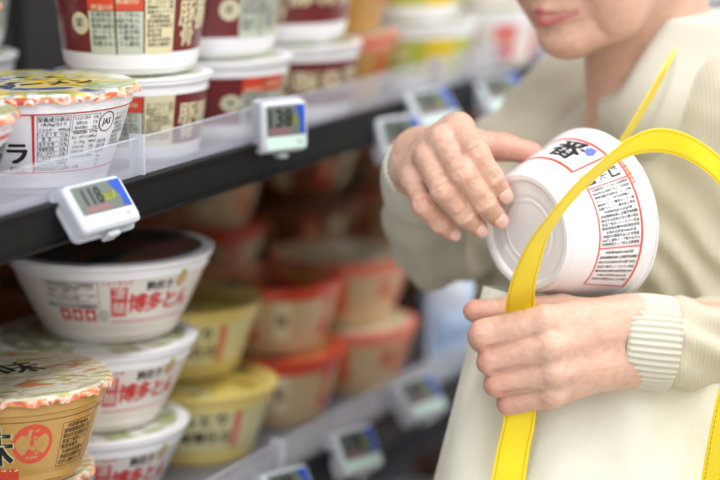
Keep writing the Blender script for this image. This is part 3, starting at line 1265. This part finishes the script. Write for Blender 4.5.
# ---- left fist round the strap
f = Field(P(560, 350, 2.05) - .14, P(600, 350, 2.05) + .17, .0014)
lw1, lw2 = P(628, 325, 2.045), P(628, 358, 2.045)
L_ = {
    'index': [(P(544, 322, 2.006), .0138), (P(485, 336, 2.010), .0138), (P(498, 340, 2.040), .0105), (P(522, 338, 2.046), .0090)],
    'middle': [(P(550, 348, 1.998), .0130), (P(491, 362, 2.010), .0112), (P(500, 364, 2.038), .0100), (P(524, 360, 2.044), .0088)],
    'ring': [(P(553, 373, 2.002), .0124), (P(497, 384, 2.014), .0105), (P(506, 385, 2.040), .0094), (P(530, 380, 2.046), .0084)],
    'pinky': [(P(552, 394, 2.012), .0110), (P(509, 403, 2.022), .0097), (P(516, 403, 2.042), .0084), (P(536, 398, 2.048), .0078)],
}
el_l = P(812, 366, 2.17)
f.cone(lw1, P(720, 340, 2.10), .024, .032, .012)
f.cone(lw2, P(720, 350, 2.10), .023, .032, .012)
for (kk, ch), wv, rr in zip(L_.items(), (lw1, lw1, lw2, lw2), (.022, .021, .021, .020)):
    f.cone(wv, ch[0][0], rr, ch[0][1] * .98, .010)
f.cone(P(575, 330, 2.03), P(560, 372, 2.03), .020, .018, .012)
LT = [(P(600, 325, 2.045), .020), (P(560, 313, 2.047), .0150), (P(508, 311, 2.052), .0112), (P(474, 311, 2.050), .0094)]
f.cone(LT[0][0], LT[1][0], LT[0][1], LT[1][1], .012)
f.chain(LT[1:], .004, .005)
for kk, ch in L_.items():
    f.chain(ch, .0030, .0016)
    f.ell(ch[0][0] - FW * .004, (.0100, .0098, .0098), k=.006)
for kk, ch in L_.items():
    for du in (.30, .55):
        a_ = ch[0][0] + (ch[1][0] - ch[0][0]) * du
# folds between the curled fingers
lf_list = list(L_.values())
for c0, c1 in zip(lf_list, lf_list[1:]):
    a = (c0[1][0] + c1[1][0]) / 2 - FW * .010
    b = (c0[0][0] * .55 + c1[0][0] * .55 + c0[1][0] * .45 + c1[1][0] * .45) / 2 - FW * .0115
    f.cone(a - FW * .001, b, .0032, .0008, .0025, sub=True)
lh_mesh = f.mesh()

# ---- rest of the body (under the clothes), coarse
f = Field(np.array([NB[0] - .45, NB[1] - .38, 0]), np.array([NB[0] + .40, NB[1] + .36, NB[2] + .06]), .008)
f.ell(body(0, -.01, -.14), (.155, .085, .17), BR, k=.05)
f.ell(body(0, .0, -.34), (.140, .100, .18), BR, k=.05)
f.ell(body(0, -.01, -.55), (.155, .110, .14), BR, k=.05)
for sg in (-1, 1):
    f.cone(body(sg * .08, -.01, -.58), body(sg * .085, 0, -.90), .080, .055, .03)
    f.cone(body(sg * .085, 0, -.90), body(sg * .085, -.02, .055 - NB[2] + .03), .055, .036, .02)
    a0 = body(sg * .085, -.02, .05 - NB[2])
    f.cone(a0, a0 + bf * .15 - Z3 * .015, .036, .026, .02)
sh_r = P(578, 112, 2.385)
sh_l = P(748, 118, 2.17)
f.cone(sh_r, el_r, .042, .034, .03)
f.cone(sh_l, el_l, .042, .034, .03)
f.cone(el_l, P(700, 345, 2.09), .034, .028, .02)
f.cone(el_r, rw, .034, .024, .02)
body_mesh = f.mesh()

SK = np.array(lin((220, 180, 158))[:3])
PINK = np.array(lin((220, 146, 132))[:3])
PALE = np.array(lin((236, 210, 196))[:3])
LIP = np.array(lin((190, 98, 104))[:3])
BRN = np.array(lin((104, 70, 58))[:3])
blobs = []
for ch in list(R_.values()):
    blobs += [(ch[1][0], .009, PINK, .5), (ch[3][0], .009, PINK, .75), (ch[0][0], .010, PALE, .5)]
for ch in list(L_.values()):
    blobs += [(ch[1][0], .013, PINK, .55), (ch[0][0], .011, PALE, .35)]
blobs += [(LT[3][0], .012, PINK, .95), (TH[3][0], .014, PINK, .8), (TH[2][0], .014, PINK, .8), (TH[1][0], .012, PINK, .5)]
LIPS = [(hd(-.028, .0775, -.0585), hd(0, .0950, -.0583)), (hd(.028, .0775, -.0585), hd(0, .0950, -.0583))]
blobs += [(hd(sg * .044, .066, -.030), .022, PINK, .4) for sg in (-1, 1)]
blobs += [(hd(0, .105, -.010), .012, PINK, .35)]
MOLE = P(621, 78, 2.20)


def skin_cols(V):
    V = V + bx0
    col = np.tile(SK, (len(V), 1))
    for c, r, cc, s_ in blobs:
        w = s_ * np.exp(-((V - c) ** 2).sum(1) / (r * r))
        col = col * (1 - w[:, None]) + cc * w[:, None]
    for a, b in LIPS:
        for dz, rr in ((.0046, .0050), (-.0060, .0060)):
            d = rcone(V, a + hu * dz * .35, b + hu * dz, .0015, rr - .001)
            w = np.clip(.5 - d / .0022, 0, 1) * .9
            col = col * (1 - w[:, None]) + LIP * w[:, None]
    w = np.clip((.0028 - np.linalg.norm((V - MOLE) * np.array([1, .12, 1]), axis=1)) / .0012, 0, 1) * .8
    col = col * (1 - w[:, None]) + BRN * w[:, None]
    return col




def skin_detail(v, q):
    n = normals_of(v, q)
    d = np.array([noise.noise(Vector(p * 75)) * .0005 + (abs(noise.noise(Vector((p[0] * 120, p[1] * 150, p[2] * 230)))) - .2) * .0006 for p in v])
    return v + n * d[:, None], q


rh_mesh = skin_detail(*rh_mesh)
lh_mesh = skin_detail(*lh_mesh)
obj_from([L(*head_mesh), L(*rh_mesh), L(*lh_mesh), L(*body_mesh)], 'body', 'skin', person, skin_cols)


def nail(c, t, nrm, w, l):
    t = t / np.linalg.norm(t)
    nrm = nrm - t * (nrm @ t)
    nrm /= np.linalg.norm(nrm)
    sd = np.cross(t, nrm)
    mb = MB()
    n = 16
    vs = []
    rings = (1, .8, .5, 0.0)
    for q in rings:
        for k in range(n):
            a = 2 * pi * k / n
            ex = math.copysign(abs(cos(a)) ** .75, cos(a)) * q
            ey = math.copysign(abs(sin(a)) ** .75, sin(a)) * q
            lift = -.36 * w * ex * ex - .10 * l * ey * ey
            vs.append(c + sd * ex * w + t * ey * l + nrm * (lift - (.0006 if q == 1 else 0)) - bx0)
    fs = [(r * n + k, r * n + (k + 1) % n, (r + 1) * n + (k + 1) % n, (r + 1) * n + k) for r in range(3) for k in range(n)]
    mb.add(vs, fs, 'nail')
    return mb.build('fingernail', person, True, angle=0)


for kk, sz in (('index', 1.0), ('middle', 1.0), ('ring', .9), ('pinky', .78)):
    ch = R_[kk]
    t = ch[3][0] - ch[2][0]
    nv = -FW + RT * .05
    tn = t / np.linalg.norm(t)
    nn = nv - tn * (nv @ tn)
    nn /= np.linalg.norm(nn)
    nail(ch[3][0] + nn * (ch[3][1] + .0016) - tn * .0005, t, nn, .0060 * sz, .0068 * sz)

# hair, brows and eyes (mostly above the frame)
f = Field(hc - .16, hc + .17, .005)
f.ell(hd(0, -.030, .062), (.086, .102, .092), HR)
f.ell(hd(0, .105, -.02), (.12, .085, .075), HR, k=.01, sub=True)
f.ell(hd(0, .03, -.10), (.10, .12, .085), HR, k=.01, sub=True)
hv, hq = f.mesh()
nn = normals_of(hv, hq)
hv = hv + nn * np.array([noise.noise(Vector(p * 40)) * .004 for p in hv])[:, None]
obj_from([L(hv, hq)], 'hair', 'hair', person)
for sg in (-1, 1):
    mb = MB()
    c = hd(sg * .031, .0765, .031)
    mb.tube([c + hr * x - hf * abs(x) * .25 - bx0 for x in (-.009, -.004, 0, .004, .009)], [.0008, .004, .0052, .004, .0008], 'eyewhite')
    mb.tube([c + hf * .0046 - bx0, c + hf * .0056 - bx0], [.0026, .0022], 'ink', 12)
    mb.build('eye', person)
    mb = MB()
    mb.tube([hd(sg * x, y, z) - bx0 for x, y, z in ((.014, .090, .052), (.026, .088, .056), (.040, .080, .055), (.050, .070, .050))],
            [.0015, .003, .0025, .001], 'hair')
    mb.build('eyebrow', person)

# ---- clothes


def wrinkle(v, q, fn):
    n = normals_of(v, q)
    return v + n * fn(v)[:, None], q


def nz(v, sc_, off=0.0):
    return np.array([noise.noise(Vector((p[0] * sc_[0] + off, p[1] * sc_[1], p[2] * sc_[2]))) for p in v])


# cream shirt: torso with a round neck
f = Field(np.array([NB[0] - .33, NB[1] - .30, NB[2] - .68]), np.array([NB[0] + .33, NB[1] + .30, NB[2] + .09]), .005)
f.ell(body(0, -.005, -.15), (.170, .108, .175), BR, k=.05)
f.ell(body(0, .020, -.30), (.160, .115, .18), BR, k=.05)
f.ell(body(0, .0, -.50), (.168, .122, .15), BR, k=.05)
f.cone(body(-.10, -.02, -.045), body(.10, -.02, -.045), .050, .050, .05)
f.cone(P(720, -20, 2.25), P(696, 40, 2.225), .060, .060, .02)
f.cone(P(696, 40, 2.225), P(668, 112, 2.20), .060, .060, .02)
f.cone(P(632, -75, 2.19), P(573, 52, 2.17), .070, .058, .004, sub=True)
# the front neckline dips
f.cone(P(590, 60, 2.15), P(596, 98, 2.14), .035, .018, .006, sub=True)
sv, sq = f.mesh()
sv, sq = wrinkle(sv, sq, lambda v: nz(v, (7, 7, 5)) * .010 + nz(v, (20, 20, 9), 5) * .004)
obj_from([L(sv, sq)], 'shirt', 'shirt', person)

# beige cardigan: sleeves, shoulders and two fronts left open in the middle
cu_r = P(421, 174, 2.140)
cu_l = P(668, 343, 2.066)
f = Field(np.array([NB[0] - .36, NB[1] - .34, NB[2] - .66]), np.array([NB[0] + .34, NB[1] + .32, NB[2] + .07]), .0045)
f.ell(body(0, -.008, -.15), (.186, .122, .180), BR, k=.05)
f.ell(body(0, .016, -.32), (.176, .130, .19), BR, k=.05)
f.ell(body(0, .0, -.50), (.182, .136, .14), BR, k=.05)
f.cone(body(-.12, -.025, -.050), body(.12, -.025, -.050), .052, .052, .05)
# opening down the front
f.cone(body(.030, .15, .06), body(.012, .16, -.70), .060, .040, .012, sub=True)
f.cone(body(.0, .045, .10), body(.02, .12, -.05), .074, .060, .015, sub=True)
f.cone(body(0, -.01, .12), body(0, .0, .0), .075, .062, .012, sub=True)
# sleeves
f.cone(body(.13, -.02, -.07), sh_r, .055, .060, .05)
f.cone(body(-.13, -.02, -.07), sh_l, .055, .062, .06)
f.chain([(sh_r, .062), (P(500, 178, 2.33), .055), (el_r, .043), (P(430, 203, 2.205), .038), (cu_r, .033)], .02, .02)
f.chain([(sh_l, .062), (P(775, 230, 2.17), .056), (el_l, .050), (P(745, 352, 2.11), .045), (cu_l, .038)], .02, .02)
# hollow ends
f.cone(P(417, 150, 2.09), P(420, 166, 2.125), .036, .032, .002, sub=True)
cv, cq = f.mesh()


def cwr(v):
    d = nz(v, (9, 9, 6), 3) * .010 + nz(v, (26, 26, 14), 9) * .004
    # gathers round the elbows
    for e, r in ((el_r, .10), (P(760, 300, 2.15), .11), (P(700, 345, 2.08), .05)):
        w = np.exp(-((v - e) ** 2).sum(1) / r ** 2)
        d = d + w * .0045 * np.sin((v @ (RT * .7 + Z3 * .9)) * 150 + nz(v, (12, 12, 12)) * 6)
    return d


cv, cq = wrinkle(cv, cq, cwr)
obj_from([L(cv, cq)], 'cardigan', 'knit', person)


def cuff(c0, c1, r0, r1, name, ribs=58, amp=.0012, mname='ribknit', squash=1.0, upv=UP):
    t = (c1 - c0)
    ln = np.linalg.norm(t)
    t = t / ln
    u = upv - t * (upv @ t)
    u /= np.linalg.norm(u)
    w = np.cross(t, u)
    n = ribs * 6
    mb = MB()
    vs = []
    rows = []
    K = 14
    for k in range(K + 1):
        a = k / K
        rr = r0 + (r1 - r0) * a + .0015 * sin(a * 3.1)
        rows.append((a, rr, amp))
    prof = [(0.02, r0 - .005, 0)] + [(0, r0 - .002, amp * .5)] + rows[1:] + [(1.0, r1 - .006, 0)]
    for a, rr, am in prof:
        for i in range(n):
            th = 2 * pi * i / n
            q = rr + am * sin(ribs * th)
            vs.append(c0 + t * ln * a + (u * cos(th) + w * sin(th) * squash) * q - bx0)
    m = len(prof)
    fs = [(k * n + i, (k + 1) * n + i, (k + 1) * n + (i + 1) % n, k * n + (i + 1) % n) for k in range(m - 1) for i in range(n)]
    mb.add(vs, fs, mname)
    return mb.build(name, person, True, angle=0)


cuff(P(616, 339, 2.050), P(668, 344, 2.058), .0365, .0385, 'cuff', 44, .0010)
cuff(P(613, 338, 2.050), P(630, 339, 2.053), .0340, .0335, 'undersleeve', 30, .0003, 'cuffgrey')
cuff(P(420, 163, 2.112), P(425, 186, 2.165), .0310, .0370, 'cuff', 44, .0009)
cuff(P(421, 163, 2.108), P(424, 177, 2.140), .0285, .0290, 'undersleeve', 30, .0003, 'cuffgrey')

# trousers and shoes
f = Field(np.array([NB[0] - .32, NB[1] - .32, .05]), np.array([NB[0] + .32, NB[1] + .32, NB[2] - .44]), .009)
f.ell(body(0, -.01, -.57), (.172, .128, .12), BR, k=.05)
for sg in (-1, 1):
    f.cone(body(sg * .085, -.01, -.60), body(sg * .088, 0, -.90), .094, .074, .02)
    f.cone(body(sg * .088, 0, -.90), body(sg * .088, -.01, .10 - NB[2]), .074, .058, .02)
obj_from([L(*f.mesh())], 'trousers', 'trousers', person)
for sg in (-1, 1):
    f = Field(body(sg * .088, .05, -NB[2]) - np.array([.2, .2, .0]), body(sg * .088, .05, -NB[2]) + np.array([.2, .2, .16]), .005)
    a0 = body(sg * .088, -.04, .043 - NB[2])
    f.cone(a0, a0 + bf * .17 - Z3 * .006, .043, .036, .02)
    f.a[:, :, 0] = .02
    obj_from([L(*f.mesh())], 'shoe', 'shoe', person)

# ------------------------------------------------------------------ bowl in her hands
axis = np.array([.745, 0, 0]) + UP * .17 + FW * .645
axis /= np.linalg.norm(axis)
HB_R, HB_rb, HB_h = .0735, .0510, .079
base_c = P(525, 232, 2.045)
top_dir = UP - axis * (UP @ axis)
top_dir /= np.linalg.norm(top_dir)           # local "front" (-Y) of the lathe looks up
zx = axis
yy = -top_dir
xx = np.cross(yy, zx)


def pr_hero(pr, Hc):
    v0, v1 = .0275, .0605
    a0, a1 = -.110, .046
    # frame of the front panel in two red bands
    pr.rect(a0, a1, v0 - .003, v0, 'redline')
    pr.rect(a0, a1 + .004, v1, v1 + .003, 'redline')
    pr.rect(a1 - .002, a1 + .0005, v0, v1, 'redline')
    pr.up()
    pr.text('番', .016, .0440, .0290, 'ink', .034, sx=1.05)
    pr.text('一', -.026, .0440, .0300, 'ink', .03, sx=1.0)
    pr.poly([(.0305, .050), (.0365, .048), (.0395, .0525), (.036, .0595), (.0305, .0585), (.028, .055)], 'blueink')
    for k in range(9):
        x = .044 + k * .0036
        pr.poly([(x, .0665), (x + .003, .0660), (x + .004, .0690), (x + .001, .0700)], 'salmon' if k % 2 else 'orange')
    # information panel, lines run round the bowl
    b0, b1 = .0530, .167
    w0, w1 = .0265, .0660
    pr.rect(b0, b1, w0, w0 + .0012, 'redline')
    pr.rect(b0, b1, w1 - .0012, w1, 'redline')
    for q in (b0, b0 + .0150, b0 + .0720, b1):
        pr.rect(q, q + .0011, w0, w1, 'redline')
    # pictograms
    pr.rect(b0 + .003, b0 + .0125, .0275, .0375, 'ink')
    pr.frame(b0 + .003, b0 + .0125, .0395, .0500, .0004, 'ink')
    pr.rect(b0 + .003, b0 + .0125, .0520, .0610, 'ink')
    pr.rect(b0 + .017, b0 + .0705, .0290, .0640, 'white')
    pr.rect(b0 + .074, b1 - .001, .0290, .0640, 'white')
    pr.up()
    pr.circle(b0 + .0078, .0325, .0030, 'white')
    pr.text('火', b0 + .0078, .0447, .0080, 'ink', .02)
    pr.text('湯', b0 + .0078, .0565, .0070, 'white', .02)
    rows = 15
    for k in range(rows):
        u = b0 + .0185 + k * (.0505 / (rows - 1))
        s_ = (FINE[k % len(FINE)] * 2)[:13]
        pr.text(s_, u, .0463, .0030, 'ink', .035, sx=.88, rot=pi / 2)
    for k in range(7):
        u = b0 + .0770 + k * .0048
        s_ = (FINE[(k + 6) % len(FINE)] * 2)[:13]
        pr.text(s_, u, .0463, .0030, 'ink', .035, sx=.88, rot=pi / 2)


hero = make_bowl('noodle_bowl', 'white noodle bowl held sideways in the shopper\'s hands', 'noodle bowl',
                 HB_R, HB_rb, HB_h, 'white', 'lidgreen', 'white', pr_hero, basemat='white')
# raised rings under the base
for ch in hero.children:
    if ch.name.startswith('bowl_body'):
        rb_ = MB()
        for r_ in (.50,):
            rr = HB_rb * r_
            rb_.lathe([(rr - .0022, .0039), (rr - .0010, .0033), (rr + .0010, .0033), (rr + .0022, .0039)], 'white', 64)
        rg = rb_.build('base_ring', ch)
mw = Matrix(((xx[0], yy[0], zx[0], base_c[0]), (xx[1], yy[1], zx[1], base_c[1]), (xx[2], yy[2], zx[2], base_c[2]), (0, 0, 0, 1)))
hero.matrix_world = mw

# ------------------------------------------------------------------ tote bag
bag = thing('tote_bag', 'large cream tote bag with bright yellow webbing handles, held in the shopper\'s fist', 'bag', P(600, 640, 2.12))
bo = np.array(bag.location)
mb = MB()
NU, NV = 56, 40
# outline of the mouth (top) and the base, front face towards the camera, sides gusseted
top_l, top_r = P(484, 288, 2.075), P(765, 300, 2.075)
bot_l, bot_r = P(394, 640, 2.11), P(800, 640, 2.11)
dep = np.array([0, 1, 0.])


def bag_pt(u, v, face):
    """u 0..1 across, v 0..1 down; face -1 front, 1 back"""
    a = top_l * (1 - u) + top_r * u
    b = bot_l * (1 - u) + bot_r * u
    p = a * (1 - v) + b * v
    p = p + np.array([0, 0, -1]) * .016 * sin(pi * u) * (1 - v)
    th = (.008 + .045 * min(1, v * 1.8)) * (max(0, 1 - abs(2 * u - 1) ** 6)) ** .5
    fold = .007 * sin(u * 9 + v * 2.5) * (.4 + .6 * v) + .005 * sin(u * 23 - v * 5) * (1 - v) + .006 * noise.noise(Vector((u * 4, v * 3, face)))
    return p + dep * (th * face + fold * (1 if face < 0 else .5) * min(1, 4 * min(u, 1 - u) + .1)) + dep * .01


for face in (-1, 1):
    vs = [bag_pt(i / NU, j / NV, face) - bo for j in range(NV + 1) for i in range(NU + 1)]
    fs = [(j * (NU + 1) + i, (j + 1) * (NU + 1) + i, (j + 1) * (NU + 1) + i + 1, j * (NU + 1) + i + 1) for j in range(NV) for i in range(NU)]
    if face > 0:
        fs = [q[::-1] for q in fs]
    mb.add(vs, fs, 'bag')
vs = []
for i in range(NU + 1):
    vs += [bag_pt(i / NU, 1, -1) - bo, bag_pt(i / NU, 1, 1) - bo]
mb.add(vs, [(2 * i, 2 * i + 1, 2 * i + 3, 2 * i + 2) for i in range(NU)], 'bag')
mb.build('bag_body', bag, True, angle=0)


def catmull(pts, n=8):
    pts = [np.array(p, float) for p in pts]
    out = []
    for i in range(len(pts) - 1):
        p0, p1, p2, p3 = pts[max(i - 1, 0)], pts[i], pts[i + 1], pts[min(i + 2, len(pts) - 1)]
        for k in range(n):
            t = k / n
            out.append(.5 * ((2 * p1) + (-p0 + p2) * t + (2 * p0 - 5 * p1 + 4 * p2 - p3) * t * t + (-p0 + 3 * p1 - 3 * p2 + p3) * t ** 3))
    out.append(pts[-1])
    return out


def ribbon(edges, name, th=.0016, stitch=True):
    """edges: list of ((x,y,d),(x,y,d)) left and right edge of the webbing"""
    A = catmull([P(*e[0]) for e in edges])
    B = catmull([P(*e[1]) for e in edges])
    mb = MB()
    vs, n = [], len(A)
    W_ = 6
    for i in range(n):
        t = (A[min(i + 1, n - 1)] + B[min(i + 1, n - 1)] - A[max(i - 1, 0)] - B[max(i - 1, 0)])
        wv = B[i] - A[i]
        nn = np.cross(t, wv)
        nn /= (np.linalg.norm(nn) + 1e-9)
        for k in range(W_ + 1):
            a = k / W_
            e = th / 2 * (1 if 0 < k < W_ else .5)
            vs.append(A[i] + wv * a + nn * e - bo)
        for k in range(W_, -1, -1):
            a = k / W_
            e = th / 2 * (1 if 0 < k < W_ else .5)
            vs.append(A[i] + wv * a - nn * e - bo)
    m = 2 * (W_ + 1)
    fs = [(i * m + k, i * m + (k + 1) % m, (i + 1) * m + (k + 1) % m, (i + 1) * m + k) for i in range(n - 1) for k in range(m)]
    fs += [tuple(range(m)), tuple(range((n - 1) * m, n * m))[::-1]]
    mb.add(vs, fs, 'strap')
    if stitch:
        for off in (.10, .90):
            acc = 0.0
            i = 0
            while i < n - 2:
                p, q = A[i] * (1 - off) + B[i] * off, A[i + 1] * (1 - off) + B[i + 1] * off
                for tt in (0, .5):
                    a_ = p * (1 - tt) + q * tt - FW * (th / 2 + .0003) - bo
                    b_ = p * (1 - tt - .3) + q * (tt + .3) - FW * (th / 2 + .0003) - bo
                    mb.tube([a_, b_], .00035, 'stitch', 4)
                i += 1
    return mb.build(name, bag, True, angle=50)


dF = 2.0265
ribbon([((484, 520, 2.045), (518, 520, 2.045)), ((491, 480, 2.040), (525, 480, 2.040)), ((497, 448, 2.036), (530, 448, 2.036)), ((504, 416, dF), (536, 416, dF)),
        ((506, 380, dF), (537, 380, dF)), ((506, 345, dF), (536, 345, dF)), ((505, 313, 2.024), (535, 304, 2.024)), ((509, 288, 2.000), (536, 282, 2.002)),
        ((518, 263, 1.975), (542, 258, 1.980)), ((530, 240, 1.955), (548, 238, 1.965)), ((549, 215, 1.935), (560, 218, 1.950)),
        ((575, 184, 1.925), (577, 197, 1.940)), ((603, 159, 1.925), (604, 172, 1.940)), ((628, 139, 1.93), (628, 157, 1.940)), ((653, 129, 1.935), (653, 152, 1.945)),
        ((678, 131, 1.94), (678, 156, 1.950)), ((703, 143, 1.95), (702, 169, 1.955)), ((725, 162, 1.96), (719, 186, 1.965)), ((752, 202, 1.98), (738, 222, 1.98)),
        ((764, 270, 1.985), (743, 274, 1.985)), ((758, 340, 1.985), (733, 338, 1.985)), ((746, 400, 1.99), (716, 400, 1.99)), ((735, 480, 2.03), (701, 480, 2.03)),
        ((730, 520, 2.048), (697, 520, 2.048))], 'handle')
# far handle: rises from behind the held bowl to the crook of her arm
ribbon([((596, 420, 2.150), (622, 420, 2.150)), ((598, 300, 2.150), (622, 300, 2.150)), ((602, 200, 2.135), (618, 200, 2.150)), ((614, 152, 2.115), (624, 150, 2.135)),
        ((630, 124, 2.105), (639, 122, 2.122)), ((648, 94, 2.10), (657, 91, 2.115)), ((664, 66, 2.10), (671, 63, 2.115)), ((672, 52, 2.125), (676, 51, 2.140)),
        ((674, 50, 2.19), (678, 50, 2.20)), ((676, 70, 2.23), (680, 70, 2.24))], 'handle', stitch=False)

# ------------------------------------------------------------------ the room
fb = MB()
fb.box((1, 2.2, -.02), (9, 9, .04), 'floor')
fo = fb.build('floor', None, False)
fo['kind'] = 'structure'
cb = MB()
cb.box((1, 2.2, 2.93), (9, 9, .04), 'ceiling')
co = cb.build('ceiling', None, False)
co['kind'] = 'structure'


def lamp(x, y, w, h, rz, e):
    ld = bpy.data.lights.new('ceiling_lamp', 'AREA')
    ld.shape = 'RECTANGLE'
    ld.size = w
    ld.size_y = h
    ld.energy = e
    ld.color = (.97, .985, 1.0)
    o = bpy.data.objects.new('ceiling_lamp', ld)
    C.objects.link(o)
    o.location = (x, y, 2.88)
    o.rotation_euler = (0, 0, rz)


for r in range(-1, 4):
    q = W(.4 + r * 1.0, -.15, 0)
    lamp(q[0], q[1], .22, 1.2, -HEAD, 16)
    q = W(.4 + r * 1.0, 1.6, 0)
    lamp(q[0], q[1], .22, 1.2, -HEAD, 16)

wd = bpy.data.worlds.new('store_light')
sc.world = wd
wd.use_nodes = True
bg = wd.node_tree.nodes['Background']
bg.inputs['Color'].default_value = (.97, .98, 1, 1)
bg.inputs['Strength'].default_value = 1.25

# ------------------------------------------------------------------ camera
cd = bpy.data.cameras.new('camera')
cam = bpy.data.objects.new('camera', cd)
C.objects.link(cam)
cam.location = tuple(CAM)
cam.rotation_euler = (pi / 2 - PITCH, 0, 0)
cd.sensor_width = 36
cd.lens = 36 * F / 720
cd.clip_start = .05
cd.dof.use_dof = True
cd.dof.focus_distance = 1.918
cd.dof.aperture_fstop = 2.25
cd.dof.aperture_blades = 9
sc.camera = cam

sc.view_settings.view_transform = 'Standard'
sc.view_settings.look = 'None'
sc.view_settings.gamma = 1
sc.view_settings.exposure = -.27
sc.view_settings.use_curve_mapping = False
